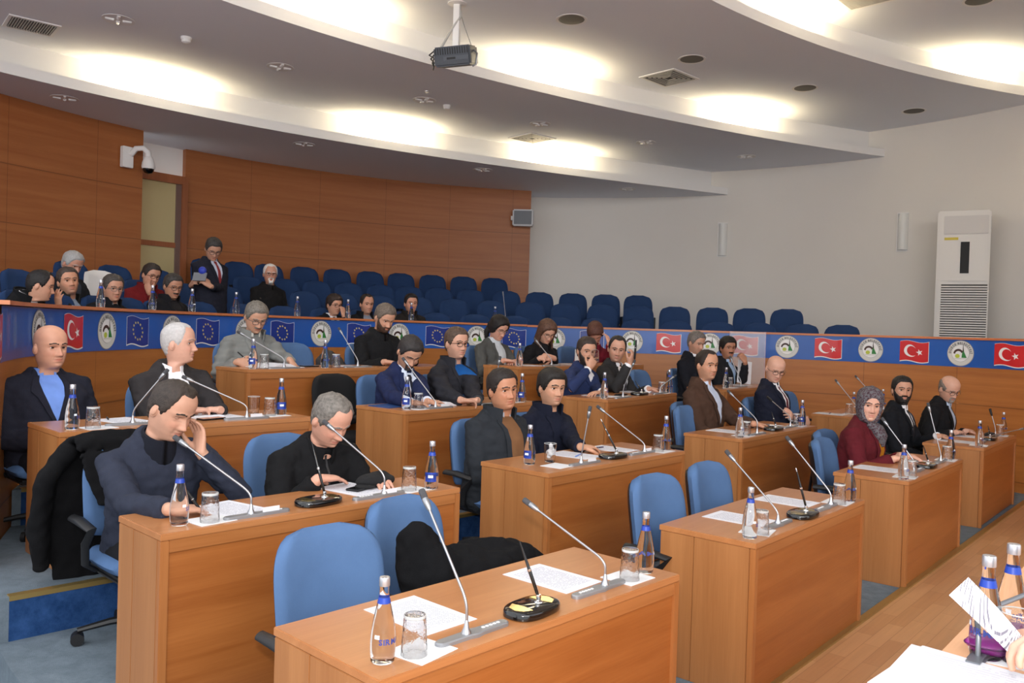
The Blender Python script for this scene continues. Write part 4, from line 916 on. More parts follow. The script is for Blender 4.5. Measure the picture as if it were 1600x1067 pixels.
def free_chair(n, u, v, turn, label, kind='blue'):
    p = dp(n, u, v, 0); d = Matrix.Rotation(turn, 3, 'Z') @ back_dir(n); return chair_at(kind, p, d, label)
free_chair('1A', 0.42, 0.66, -0.02, 'empty blue chair nearest the camera, at the left of the nearest desk')
free_chair('1A', 1.03, 0.92, 0.12, 'empty blue chair with a black coat on it behind the nearest desk')
free_chair('1B', 0.28, 0.50, -0.06, 'empty blue chair at the left of the empty front desk')
free_chair('1B', 0.95, 0.52, 0.0, 'empty blue chair at the middle of the empty front desk')
free_chair('1C', 0.44, 0.52, 0.08, 'empty blue chair beside the woman in a headscarf')
free_chair('2C', 0.43, 0.52, 0.0, 'empty blue chair in front of the man in a brown jacket')
free_chair('2D', 0.55, 0.80, 0.0, 'empty blue chair at the empty desk near the wall')
free_chair('4A', 1.10, 0.86, 0.0, 'empty blue chair between the grey jacketed and bearded men')
chair_at('blue', (1.72, 9.75, 0.353), back_dir('3C'), 'empty blue chair between the man with a raised pen and the grey haired man')
chair_at('black', (-1.36, 7.02, 0.353), back_dir('3B'), 'empty black chair in the aisle left of the navy suited man')

# gallery chairs in four rising rows
def gallery_chair():
    t = empty('gallery_chair')
    MB = Matrix.Translation((0, 0.22, 0.69)) @ Matrix.Rotation(math.radians(-10), 4, 'X')
    pad(G(), 0.52, 0.63, 0.09, 6, (), 0.05, top=3.6, M=MB, nx=12, ny=12).build('backrest', M_['navy'], t, 60)
    pad(G(), 0.50, 0.46, 0.10, 6, (), 0.01, top=5, M=Matrix.Translation((0, 0, 0.40)) @ Matrix.Rotation(math.radians(-90), 4, 'X'), nx=12, ny=12).build('seat', M_['navy'], t, 60)
    g = G()
    for s in (-1, 1): g.box((s * 0.275 - 0.015, -0.18, 0.0), (s * 0.275 + 0.015, 0.22, 0.60), bev=0.008)
    g.build('side_frame', M_['black'], t)
    g = G(); g.box((-0.26, -0.05, 0.28), (0.26, 0.05, 0.34), bev=0.01); g.build('crossbar', M_['black'], t)
    return t
ROWS = {4: (8.62, [137.0, 133.43, 130.01, 125.92, 122.04, 118.08, 114.31, 110.41, 106.55, 102.67]),
        3: (7.68, [155, 150.5, 146, 139.6, 135.43, 131.0, 127.0, 123.0, 118.89, 115.2, 111.3, 107.12, 102.4, 98.03, 93.58, 89.24, 85.02]),
        2: (6.70, [192, 187, 182, 177, 172, 167, 162.4, 153.6, 148, 142.6, 137.2, 132.2, 127.0, 121.88, 116.51, 111.47, 106.12, 100.68, 95.62, 90.5, 85.43, 80.42, 75.32, 70.41, 65.53]),
        1: (5.93, [198, 192, 186, 180.5, 175.3, 170.2, 164.9, 160.8, 156.6, 151, 144.6, 139, 133.0, 127.8, 121.3, 116.35, 110.49, 104.34, 97.81, 92.12, 86.1, 80.37, 74.28, 68.5, 62.7, 57.32])}
ORD = 'first second third fourth fifth sixth seventh eighth ninth tenth eleventh twelfth thirteenth fourteenth fifteenth sixteenth seventeenth eighteenth nineteenth twentieth twenty-first twenty-second twenty-third twenty-fourth twenty-fifth twenty-sixth'.split()
RN = {1: 'front', 2: 'second', 3: 'third', 4: 'top'}
SKIP = {}
for r_, (R, angs) in ROWS.items():
    ordered = sorted(angs)
    for a in angs:
        if (r_, a) in ((1, 150), (2, 147), (1, 168)): pass
        p = pol(a, R + 0.0, TIER[r_])
        inst('gallery', gallery_chair, p, math.radians(a) - PI / 2, 'dark blue gallery chair, %s row, %s from the row\'s right end' % (RN[r_], ORD[ordered.index(a)]), 'chair', 'gallery chairs in the %s row' % RN[r_])
# bottles and a microphone on the gallery counter
for k, a in enumerate((177.23, 168.2, 161.47, 154.05, 143.76, 135.23, 124.54, 110.42)):
    p = pol(a, RW + 0.14, 1.808); inst('bottle', make_bottle, p, face_cam(p, 1.5 + k), 'clear water bottle on the gallery counter, %s from the left' % ORD[k], 'bottle', 'bottles on the gallery counter')
r = empty('gooseneck_microphone', pol(108.6, RW + 0.16, 1.808), 0, 'thin silver microphone at the right end of the gallery counter', 'microphone')
g = G(); g.lathe([(0.03, 0), (0.028, 0.015), (0.006, 0.03)], 16); g.build('base_plate', M_['grey'], r)
g = G(); g.tube([(0, 0, 0.02), (0.0, 0, 0.12), (-0.04, -0.02, 0.42)], 0.0045, 8); g.build('gooseneck', M_['silver'], r)
g = G(); g.tube([(-0.04, -0.02, 0.41), (-0.048, -0.024, 0.47)], 0.011, 10); g.build('microphone_head', M_['grey'], r)
p = pol(158.2, 6.75, TIER[2]); r = empty('white_chair', p, facing(158), 'white backed chair beside the man in a maroon jacket', 'chair')
pad(G(), 0.46, 0.5, 0.05, 7, (), 0.03, M=Matrix.Translation((0, 0.16, 0.82)), nx=12, ny=12).build('backrest', M_['white'], r, 60); g = G()
for s in (-1, 1): g.box((s * 0.2 - 0.02, 0.14, 0.0), (s * 0.2 + 0.02, 0.18, 0.65))
g.build('back_leg', M_['grey'], r)

# ------------------------------------------------------------------ the rostrum in the lower right corner
rp = lambda al, pe, z: ab(al, pe, z)
r = empty('rostrum_table', ab(1.95, 0.0, 0), TH, 'peach wood rostrum table in the lower right corner', 'table')
g = G(); g.box((0, -0.12, 0.935), (2.6, 0.515, 0.97), bev=0.004); g.build('tabletop', M_['podium'], r, 30)
g = G(); g.box((0.02, 0.47, 0.0), (2.58, 0.495, 0.93)); g.build('front_panel', M_['podium'], r, 30)
for x in (0.02, 2.55): g = G(); g.box((x, -0.09, 0.0), (x + 0.03, 0.47, 0.93)); g.build('side_panel', M_['podium'], r, 30)
TZ = 0.97
for k, (x, y, lb, oa) in enumerate(((1.165, 1.985, 'water bottle on the rostrum, the left of the two', -0.6), (1.30, 2.11, 'water bottle on the rostrum, the right one at the picture edge', 0.5))):
    inst('bottle', make_bottle, (x, y, TZ), face_cam((x, y), oa), lb, 'bottle', 'bottles on the rostrum')
t = make_tumbler(True); t.location = (1.225, 1.96, TZ); tag(t, 'cut glass tumbler of water between the rostrum bottles', 'glass')
for ch in t.children:
    if ch.name.startswith('glass_wall'): ch.data.materials[0] = GT
g = G(); g.lathe([(0.001, 0.012), (0.0312, 0.012), (0.0345, 0.06), (0.036, 0.085), (0.001, 0.085)], 24); o = g.build('water', M_['water'], t)
r = empty('purple_case', (1.235, 2.005, TZ), TH - 0.9, 'glossy purple rounded case on the rostrum', 'case')
g = G(); g.ball((0, 0, 0.026), (0.105, 0.05, 0.026), nu=28, nv=14); g.build('shell', mat('purple_gloss', (150, 40, 140), 0.22, coat=0.5), r)
g = G(); g.tube([(0.106 * math.cos(2 * PI * k / 32), 0.051 * math.sin(2 * PI * k / 32), 0.026) for k in range(33)], 0.0018, 6); g.build('seam', mat('purple_dark', (96, 24, 92), 0.4), r)
def world_slab(name, pts, th, m, label, cat, group=None):
    P = [Vector(p) for p in pts]; c = sum(P, Vector()) / 4; nrm = (P[1] - P[0]).cross(P[3] - P[0]).normalized(); g = G()
    ex = (P[1] - P[0]).normalized(); ey = nrm.cross(ex); Mx = Matrix((ex, ey, nrm)).transposed().to_4x4(); Mx.translation = c; inv = Mx.inverted(); q = [inv @ p for p in P]
    g.add([(p.x, p.y, p.z) for p in q] + [(p.x, p.y, p.z + th) for p in q], [(3, 2, 1, 0), (4, 5, 6, 7), (0, 1, 5, 4), (1, 2, 6, 5), (2, 3, 7, 6), (3, 0, 4, 7)])
    o = g.build(name, m, smooth=0); o.matrix_world = Mx; return tag(o, label, cat, group)
PR2 = printed('faint_print', 22, (206, 206, 216))
world_slab('paper_sheet', [(0.80, 1.80, TZ + 0.006), (1.00, 1.62, TZ + 0.006), (1.25, 1.80, TZ + 0.006), (1.035, 2.03, TZ + 0.006)], 0.002, PR2, 'white printed sheet on top of the rostrum paper pile', 'paper')
world_slab('paper_sheet', [(0.84, 1.83, TZ + 0.003), (1.02, 1.60, TZ + 0.003), (1.22, 1.84, TZ + 0.003), (1.015, 2.045, TZ + 0.003)], 0.002, M_['paperw'], 'white sheet underneath in the rostrum paper pile', 'paper')
slab('napkin', [(1.12, 1.965, 0), (1.22, 1.90, 0), (1.31, 2.02, 0), (1.17, 2.075, 0)], TZ + 0.0004, 0.002, M_['napkin'], 'white napkin under the rostrum tumbler', 'napkin')
r = empty('gooseneck_microphone', (1.135, 1.965, TZ), TH, 'grey gooseneck microphone bent low over the rostrum', 'microphone')
g = G(); g.box((-0.06, -0.02, 0), (0.06, 0.02, 0.012), bev=0.005); g.build('base_plate', M_['grey'], r)
g = G(); g.tube([(0, 0, 0.01), (0.0, 0.0, 0.05), (0.02, 0.005, 0.085), (0.06, 0.0, 0.105), (0.26, -0.12, 0.16)], 0.0062, 10); g.build('gooseneck', M_['grey'], r)
g = G(); g.tube([(0.255, -0.117, 0.158), (0.33, -0.162, 0.18)], 0.012, 12); g.build('microphone_head', M_['grey'], r)
# curved hand held sheet
def held():
    g = G(); A, B, Cc, D = [Vector(p) for p in ((0.945, 1.75, 1.193), (0.982, 1.745, 1.230), (1.122, 1.75, 1.085), (1.122, 1.75, 1.030))]
    n = 12; top, bot = [], []
    for k in range(n + 1):
        s = k / n; bl = 0.012 * math.sin(PI * s); top.append(B.lerp(Cc, s) + Vector((0, -bl, 0.0))); bot.append(A.lerp(D, s) + Vector((0, -bl, -0.004)))
    v = top + bot + [p + Vector((0, 0.0012, 0.0006)) for p in top + bot]; m = n + 1; f = []
    for k in range(n): f += [(k, k + 1, m + k + 1, m + k), (2 * m + k, 3 * m + k, 3 * m + k + 1, 2 * m + k + 1), (k, 2 * m + k, 2 * m + k + 1, k + 1), (m + k, m + k + 1, 3 * m + k + 1, 3 * m + k)]
    g.add(v, f); return g
tag(held().build('paper_sheet', printed('letter_print', 17, (120, 120, 135)), smooth=60), 'white letter held up by a hand at the right edge', 'paper')

r = empty('acrylic_panel', pol(69.0, 4.86, 0.588), facing(69), 'clear acrylic panel with painted flash glare leaning by the banner behind the moustached man', 'panel')
m, N, L, B = newmat('acrylic'); B.inputs['Base Color'].default_value = (.9, .88, .9, 1); B.inputs['Alpha'].default_value = .22; B.inputs['Roughness'].default_value = .12; B.inputs['Coat Weight'].default_value = 1.0  # whitish part-clear colour paints the reflected flash glare into the sheet
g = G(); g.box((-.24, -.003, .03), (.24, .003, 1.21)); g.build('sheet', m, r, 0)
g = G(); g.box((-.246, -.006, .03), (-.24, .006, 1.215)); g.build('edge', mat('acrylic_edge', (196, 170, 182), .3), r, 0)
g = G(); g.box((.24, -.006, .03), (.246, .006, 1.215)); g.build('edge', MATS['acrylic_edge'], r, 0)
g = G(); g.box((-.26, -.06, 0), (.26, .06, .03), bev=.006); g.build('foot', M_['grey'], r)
# ------------------------------------------------------------------ people
S = 1.14
def skin(rgb):
    k = 'skin_%d_%d_%d' % rgb
    if k in MATS: return MATS[k]
    m, N, L, B = newmat(k); at = N.new('ShaderNodeAttribute'); at.attribute_name = 'tone'
    n = N.new('ShaderNodeTexNoise'); n.inputs['Scale'].default_value = 38; n.inputs['Detail'].default_value = 4; tc = N.new('ShaderNodeTexCoord'); L.new(tc.outputs['Object'], n.inputs['Vector'])
    r = N.new('ShaderNodeMapRange'); r.inputs['To Min'].default_value = 0.9; r.inputs['To Max'].default_value = 1.1; L.new(n.outputs[0], r.inputs[0])
    s = N.new('ShaderNodeVectorMath'); s.operation = 'SCALE'; s.inputs[0].default_value = lin(*rgb)[:3]; L.new(r.outputs[0], s.inputs['Scale'])
    mu = N.new('ShaderNodeVectorMath'); mu.operation = 'MULTIPLY'; L.new(s.outputs[0], mu.inputs[0]); L.new(at.outputs['Color'], mu.inputs[1]); L.new(mu.outputs[0], B.inputs['Base Color'])
    B.inputs['Roughness'].default_value = 0.5; B.inputs['Specular IOR Level'].default_value = 0.4
    MATS[k] = m; return m
def hairm(rgb): return mat('hair_%d_%d_%d' % rgb, rgb, 0.55, var=(60, 0.35 if max(rgb) < 140 else 0.12), bump=(180, 0.5 if max(rgb) < 140 else 0.2))
def cloth(rgb): return mat('cloth_%d_%d_%d' % rgb, rgb, 0.88, bump=(240, 0.25), var=(9, 0.10), spec=0.2)

# head as rings around the local z axis; face towards +y, metres at scale 1
ZH = np.concatenate([[.1218, .1208, .1185, .1145, .109, .102, .093, .083, .072, .060, .049], np.arange(.040, -.1285, -.0042), [-.134, -.143, -.153, -.165, -.180, -.198, -.22]])
NT = 60
_t = np.linspace(-PI, PI, NT, endpoint=False); TT = _t - 0.42 * np.sin(_t)
_z = np.array([.045, .02, 0, -.02, -.04, -.06, -.08, -.098, -.110, -.118, -.124, -.132, -.145, -.16, -.185, -.22])
_F = np.array([.092, .0935, .0875, .0875, .089, .0885, .086, .082, .073, .056, .042, .036, .034, .034, .036, .040])
_B = np.array([.100, .101, .099, .095, .086, .075, .067, .063, .061, .060, .060, .061, .064, .070, .072, .072])
_W = np.array([.0770, .0780, .0770, .0745, .0705, .0655, .0590, .0510, .0470, .0480, .0500, .0515, .0525, .0540, .056, .060])
def ip(z, a): return np.interp(-z, -_z, a)
def head_grid(fat=0.0, jaw=1.0):
    e = np.sqrt(np.clip(1 - ((ZH - .045) / .0772) ** 2, 0, 1)); up = ZH > .045
    F = np.where(up, .092 * e, ip(ZH, _F)); B = np.where(up, .100 * e, ip(ZH, _B)); W = np.where(up, .077 * e, ip(ZH, _W))
    low = np.clip((-ZH - .03) / .05, 0, 1) * np.clip((ZH + .20) / .05, 0, 1); W = W * (1 + (fat + jaw - 1) * low); B = B * (1 + fat * low * .4); 
    F = F + fat * .03 * np.clip((-ZH - .105) / .02, 0, 1) * np.clip((ZH + .17) / .03, 0, 1)
    st, ct = np.sin(TT), np.cos(TT); fw = np.clip((ZH + .12) / .04, 0, 1)
    pf = 1 - 0.16 * fw[:, None] * (ct > 0)[None, :]
    X = W[:, None] * np.sign(st) * np.abs(st) ** 0.94
    Y = np.where(ct > 0, F[:, None], B[:, None]) * np.sign(ct) * np.abs(ct)[None, :] ** pf
    Z = np.repeat(ZH[:, None], NT, 1).copy()
    fr = np.clip(ct, 0, 1)[None, :] ** 0.5
    def gs(x0, z0, sx, sz): return np.exp(-((X - x0) / sx) ** 2 - ((Z - z0) / sz) ** 2)
    d = np.zeros_like(X)
    nh = np.interp(-Z, [-.022, -.010, .012, .036, .044, .052], [0, .004, .014, .027, .021, 0]); ns = np.interp(-Z, [-.02, .0, .03, .042], [.008, .008, .011, .014])
    d += nh * np.exp(-(X / ns) ** 2) + .006 * (gs(-.013, -.039, .007, .008) + gs(.013, -.039, .007, .008))
    for s in (-1, 1):
        d += -.0135 * gs(s * .030, -.000, .017, .0115) + .0055 * gs(s * .030, .021, .022, .007) + .005 * gs(s * .044, -.032, .018, .018)
        d += .0028 * gs(s * .031, .010, .017, .004) - .004 * gs(s * .026, -.055, .006, .016) * (X * s > 0) - .003 * gs(s * .031, -.014, .014, .004)
    d += .0050 * gs(0, -.0615, .020, .0050) + .0058 * gs(0, -.0735, .017, .0055) - .0050 * gs(0, -.0672, .023, .0026) - .0035 * gs(0, -.0845, .016, .004) + .0075 * gs(0, -.100, .018, .012)
    Y = Y + d * fr
    P = np.stack([X, Y, Z], -1)
    du = np.roll(P, -1, 1) - np.roll(P, 1, 1); dv = np.gradient(P, axis=0); n = np.cross(du, dv); n /= np.linalg.norm(n, axis=2)[..., None] + 1e-9
    ctr = P - np.array([0, 0, 0]); sgn = np.sign((n[..., :2] * ctr[..., :2]).sum(-1)); n[sgn < 0] *= -1
    n[ZH > .118] = (0, 0, 1)
    return P, n
TD = np.degrees(np.abs(TT)); TD2 = np.repeat(TD[None, :], len(ZH), 0); ZZ = np.repeat(ZH[:, None], NT, 1)
FRONT = {'short': [(0, .074), (28, .073), (46, .062), (60, .034), (70, -.002), (80, -.022), (90, .010), (108, -.005), (128, -.07), (180, -.088)],
         'full': [(0, .066), (28, .064), (46, .052), (58, .028), (68, -.006), (80, -.026), (90, .008), (108, -.01), (128, -.075), (180, -.092)],
         'receding': [(0, .088), (18, .091), (34, .097), (46, .088), (58, .050), (70, .004), (80, -.02), (90, .010), (108, -.005), (128, -.07), (180, -.088)],
         'woman': [(0, .070), (25, .066), (42, .050), (56, .016), (66, -.03), (84, -.055), (110, -.075), (140, -.095), (180, -.10)],
         'horseshoe': [(0, .2), (48, .2), (56, .05), (70, .004), (80, -.02), (90, .010), (108, -.005), (128, -.07), (180, -.088)]}
def shell(P, n, M, th, name, m, tr, parent, nz=0.0, nscale=60):
    """Skin of thickness th over the part of the head where mask M > 0."""
    M = np.clip(M, 0, 1); sm = M * M * (3 - 2 * M)
    offs = -.0025 + (th + .0025) * sm
    Q = P + n * offs[..., None]
    if nz:
        fl = Q.reshape(-1, 3); k = np.array([noise.noise(Vector((p[0] * nscale, p[1] * nscale, p[2] * nscale * .45))) for p in fl]).reshape(M.shape); Q = Q + n * (nz * k * sm)[..., None]
    keep = M > 0; R_, T_ = M.shape; idx = -np.ones(M.shape, int); V = []; F = []
    def gi(i, j):
        if idx[i, j] < 0: idx[i, j] = len(V); V.append(Q[i, j])
        return idx[i, j]
    for i in range(R_ - 1):
        for j in range(T_):
            k = (j + 1) % T_
            if keep[i, j] or keep[i + 1, j] or keep[i, k] or keep[i + 1, k]: F.append((gi(i, j), gi(i, k), gi(i + 1, k), gi(i + 1, j)))
    if keep[0].any(): F.append(tuple(gi(0, j) for j in range(T_ - 1, -1, -1)))
    if not F: return None
    return mesh_obj(name, tr(np.array(V)), F, m, parent, 180)
def lineof(pts): a = np.array(pts, float); return np.interp(TD2, a[:, 0], a[:, 1])

def hand_geo(g, Wp, d, nrm, thumb, curl, s, spread=1.0):
    d = Vector(d).normalized(); nrm = Vector(nrm); nrm = (nrm - d * nrm.dot(d)).normalized(); th = Vector(thumb); th = (th - d * th.dot(d) - nrm * th.dot(nrm)).normalized()
    el = lambda c, a, b: [c + th * (a * math.cos(2 * PI * j / 12)) - nrm * (b * math.sin(2 * PI * j / 12)) for j in range(12)]
    g.loft([el(Wp - d * .01 * s, .027 * s, .021 * s), el(Wp + d * .02 * s, .033 * s, .019 * s), el(Wp + d * .055 * s, .042 * s, .017 * s), el(Wp + d * .088 * s, .042 * s, .0135 * s), el(Wp + d * .100 * s, .038 * s, .010 * s)])
    for k, (o, L_, r) in enumerate(((.031, .074, .0088), (.0105, .082, .0091), (-.0105, .076, .0087), (-.031, .060, .0078))):
        p = Wp + d * (.092 - .004 * abs(k - 1)) * s + th * o * s; a = 0.12 * curl + .05; dd = (d + th * (o * 2.6 * spread)).normalized(); pts = [p - dd * .012 * s, p]; rad = [r * s, r * s]
        for q, fr in enumerate((.46, .30, .24)):
            a += curl * (0.62, 0.85, 0.55)[q] * (1 + 0.10 * k); e = dd * math.cos(a) + nrm * math.sin(a); pts.append(pts[-1] + e * L_ * fr * s); rad.append(r * s * (.96, .88, .72)[q])
        g.tube(pts, rad, 10)
    p = Wp + d * .026 * s + th * .024 * s + nrm * .006 * s; e1 = (d * .62 + th * .70 + nrm * .30).normalized(); e2 = (d * .86 + th * .28 + nrm * (.25 + .4 * curl)).normalized(); e3 = (d * .92 - th * .05 + nrm * (.25 + .5 * curl)).normalized()
    g.tube([p - e1 * .012 * s, p + e1 * .040 * s, p + e1 * .040 * s + e2 * .032 * s, p + e1 * .040 * s + e2 * .032 * s + e3 * .024 * s], [.0135 * s, .0120 * s, .0105 * s, .0078 * s], 10)

def person(label, head, floor, fwd, face, pitch=0, roll=0, lean=.12, skinc=(196, 146, 118), hair='short', hc=(40, 32, 28), top=(30, 30, 36), kind='suit', shirt=(225, 228, 235), tie=None, inner=None,
           hands=(None, None), beard=None, stache=False, glasses=None, stubble=0.0, eyes='open', fat=0.0, belly=0.0, stand=False, legs=(30, 30, 34), vox=.013, cuffs=None, cat='person', bulk=1.0, brow=None, group=None, watch=False, side=0.0, detail=True, hunch=0.0, hth=None):
    H = np.array(head, float); H_ = Vector(head); s = S
    def azi(a):                                          # degrees towards the right of the picture, 0 = facing the camera
        v = Vector((-H[0], -H[1], 0)).normalized(); return Matrix.Rotation(math.radians(a), 3, 'Z') @ v
    fw = azi(fwd) if not isinstance(fwd, Vector) else fwd.normalized(); dh = azi(face); zu = Vector((0, 0, 1))
    def frame(p, r):
        f = dh * math.cos(p) - zu * math.sin(p); u = dh * math.sin(p) + zu * math.cos(p); rt = f.cross(u); u2 = u * math.cos(r) - rt * math.sin(r); return f, u2, f.cross(u2)
    pr, rr = math.radians(pitch), math.radians(roll)
    f, u, rt = frame(pr, rr); f2, u2, r2 = frame(pr * .45, rr * .5)
    Nk = H_ - u2 * (.150 - hunch) * s - f2 * (.036 + hunch) * s
    P = Vector((H[0], H[1], 0)) - fw * lean; P.z = floor + (.98 if stand else .49)
    side_v = fw.cross(zu); P += side_v * side
    up = (Nk - P).normalized(); L = (Nk - P).length; k = L / .50; ri = fw.cross(up).normalized(); fo = up.cross(ri)
    lp = lambda x, y, t: P + ri * (x * s) + fo * (y * s) + up * (t * k)
    Mh = np.array([list(rt), list(f), list(u)]); Mt = np.array([list(ri), list(fo), list(up)])
    def tr(V):
        a = H + (V * s) @ Mh; b = np.array(Nk) + ((V - np.array([0, -.03, -.152])) * s) @ Mt
        w_ = np.clip((-V[:, 2] - .112) / .07, 0, 1); w_ = (w_ * w_ * (3 - 2 * w_))[:, None]; return a * (1 - w_) + b * w_
    root = empty('person', (P.x, P.y, floor), 0, label, cat, group)
    inv = Matrix.Translation((-P.x, -P.y, -floor))
    off = np.array([P.x, P.y, floor])
    def trl(V): return tr(np.asarray(V, float)) - off
    lo = lambda p: Vector(p) - Vector(off)
    # --- arms
    joints = []
    for i, sg in enumerate((-1, 1)):                      # the person's left, right
        sh = lp(sg * .180, -.012, .408); h = hands[i]; ua, fa = .295 * s, .262 * s
        if h is None: W0 = lp(sg * .07, .30, .09) if not stand else lp(sg * .24, .06, -.06); dr = (fo * .9 - ri * sg * .45 - up * .25) if not stand else -up + fo * .2; nr = -up if not stand else -ri * sg; cu = .55
        else:
            W0 = Vector(h[0]) if not (isinstance(h[0], tuple) and len(h[0]) == 4) else lp(*h[0][1:]); dr = h[1]; nr = h[2]; cu = h[3]
            if isinstance(dr, tuple): dr = (Vector(dr) - W0) if len(dr) == 3 else (ri * dr[1] + fo * dr[2] + up * dr[3])
            if nr == 'down': nr = Vector((0, 0, -1))
            elif nr == 'face': nr = (H_ - W0)
            elif nr == 'side': nr = -ri * sg + Vector((0, 0, -.3))
            elif nr == 'back': nr = -fo
            elif nr == 'chest': nr = -fo - up * .2
        v = W0 - sh; D = v.length; mx = (ua + fa) * .985
        if D > mx: sh = sh + v * ((D - mx) / D) * .6; v = W0 - sh; D = v.length; sc = max(1.0, D / mx); ua *= sc; fa *= sc
        dn = v / D; a_ = (ua * ua - fa * fa + D * D) / (2 * D); hh = math.sqrt(max(1e-4, ua * ua - a_ * a_))
        hint = ri * sg * .42 - up * .85 - fo * .30
        if h is not None and len(h) > 4: hint = Vector(h[4]) - (sh + v * .5)
        hd = hint - dn * hint.dot(dn); hd.normalize(); el = sh + dn * a_ + hd * hh
        joints.append((sg, sh, el, W0, Vector(dr).normalized(), Vector(nr), cu))
    # --- body: head, neck, torso, arms and hands
    Pg, n = head_grid(fat)
    gb = G(); nz, nt = Pg.shape[:2]; Vh = trl(Pg.reshape(-1, 3)); Fh = [(i * nt + j, i * nt + (j + 1) % nt, (i + 1) * nt + (j + 1) % nt, (i + 1) * nt + j) for i in range(nz - 1) for j in range(nt)] + [tuple(range(nt - 1, -1, -1))]
    gb.add(Vh, Fh); nh = len(Vh)
    for sg in (-1, 1):                                    # ears
        e = G(); M = Matrix.Rotation(sg * .32, 4, 'Z') @ Matrix.Rotation(-.18, 4, 'X')
        e.ball((0, 0, 0), (.0085, .0185, .031), nu=14, nv=10, M=M); e.ball((sg * .006, .004, -.002), (.006, .010, .018), nu=10, nv=7, M=M)
        gb.add(trl(np.array([(p[0] + sg * .0765, p[1] - .010, p[2] - .012) for p in e.v])), e.f)
    core = [(-.06, .16, .11), (.08, .155, .115), (.26, .165, .115), (.36, .172, .11), (.42, .155, .085), (.455, .11, .07), (.48, .07, .06)]
    gb.loft([[lo(lp(w_ * math.cos(2 * PI * j / 20), d_ * math.sin(2 * PI * j / 20) - .005, t)) for j in range(20)] for t, w_, d_ in core])
    hg = G(); shown = False
    for (sg, sh, el, W0, dr, nr, cu), h in zip(joints, hands):
        fd = (W0 - el).normalized()
        gb.tube([lo(sh), lo(sh.lerp(el, .5)), lo(el), lo(el.lerp(W0, .4))], [.045 * s, .042 * s, .036 * s, .034 * s], 10)
        hg.tube([lo(el.lerp(W0, .3)), lo(el.lerp(W0, .7)), lo(W0 - fd * .01), lo(W0 + dr * .015)], [.036 * s, .029 * s, .0255 * s, .024 * s], 12)
        tv = dr.cross(nr) * (-1 if sg < 0 else 1)
        hand_geo(hg, lo(W0), dr, nr, tv, cu, s)
    V2, _, F2 = remesh(hg, .0052 if detail else .007, 2); gb.add(V2, F2)
    me = gb.mesh('body', [skin(skinc)]); fin_keep = me
    ca = me.color_attributes.new('tone', 'FLOAT_COLOR', 'POINT'); col = np.ones((len(me.vertices), 4), np.float32)
    Pf = Pg.reshape(-1, 3); X, Y, Z = Pf.T; ct = np.repeat(np.cos(TT)[None], nz, 0).ravel()
    lips = np.exp(-(X / .022) ** 4 - ((Z + .0675) / .0085) ** 4) * (ct > .5); col[:nh, :3] *= 1 - lips[:, None] * np.array([.10, .34, .30])
    ml = np.exp(-(X / .022) ** 4 - ((Z + .0674) / .0016) ** 2) * (ct > .5); col[:nh, :3] *= 1 - .55 * ml[:, None]
    for sg in (-1, 1):
        lash = np.exp(-((X - sg * .031) / .0165) ** 4 - ((Z - (.0072 - 8 * (X - sg * .031) ** 2)) / .0022) ** 2) * (ct > .4); fold = np.exp(-((X - sg * .031) / .018) ** 4 - ((Z + .0105) / .003) ** 2) * (ct > .4); nos = np.exp(-((X - sg * .0085) / .0045) ** 2 - ((Z + .0455) / .0028) ** 2) * (ct > .7)
        nl = np.exp(-((X - sg * (.026 - .35 * (Z + .055))) / .0028) ** 2) * np.clip((Z + .075) / .01, 0, 1) * np.clip((-.038 - Z) / .01, 0, 1) * (ct > .5)
        col[:nh, :3] *= (1 - .62 * lash - .22 * fold - .5 * nos - .14 * nl)[:, None]
    col[:nh, 1:3] *= 1 - .10 * (np.exp(-((np.abs(X) - .042) / .018) ** 2 - ((Z + .03) / .016) ** 2) + np.exp(-(X / .014) ** 2 - ((Z + .034) / .012) ** 2))[:, None] * (ct > .2)[:, None]
    if stubble:
        ub = np.interp(TD2, [0, 15, 25, 45, 65, 78, 90], [-.046, -.046, -.048, -.05, -.03, -.01, -.01]).ravel(); m_ = np.clip((ub - Z) / .012, 0, 1) * np.clip((Z + .145) / .03, 0, 1) * np.clip((95 - TD2.ravel()) / 15, 0, 1) * (1 - lips)
        col[:nh, :3] *= 1 - (stubble * m_)[:, None] * np.array([.52, .46, .40])
    ca.data.foreach_set('color', col.ravel())
    me.polygons.foreach_set('use_smooth', [True] * len(me.polygons)); me.update()
    body = bpy.data.objects.new('body', me); C.objects.link(body); body.parent = root
    # --- eyes, brows, hair, beard, glasses
    for sg in (-1, 1):
        g = G(); cy = .0640; g.ball((sg * .031, cy, .0005), (.0150, .0135, .0066 if eyes == 'open' else .0075), nu=20, nv=14)
        ce = trl(np.array(g.v)); gz = np.array([sg * .031, cy + .0135, 0.0]); mi = []
        for q in g.f: c_ = np.mean([g.v[i] for i in q], 0); rr_ = math.hypot(c_[0] - gz[0], (c_[2] - .0005) * 1.0); mi.append(1 if (eyes == 'open' and c_[1] > cy and rr_ < .0074) or (eyes != 'open' and c_[2] < -.0035) else 0)
        g.v = [tuple(p) for p in ce]; g.m = mi
        g.build('eye', [mat('eye_white', (214, 204, 198), 0.3) if eyes == 'open' else mat('lid_%d_%d_%d' % skinc, tuple(int(c * .88) for c in skinc), 0.5), mat('iris_dark', (40, 26, 20), 0.15)], root)
    bm_ = np.zeros_like(ZZ); Xg = Pg[..., 0]; yb = .0215 + .003 * np.cos((np.abs(Xg) - .030) / .012) ; bm_ = np.where((np.abs(Xg) > .010) & (np.abs(Xg) < .054) & (np.cos(TT)[None] > .3), 1 - np.abs(ZZ - yb) / .0050, 0)
    hcm = hairm(hc)
    shell(Pg, n, np.clip(bm_ * 2.2, 0, 1), .0020, 'eyebrows', hairm(brow or hc), trl, root)
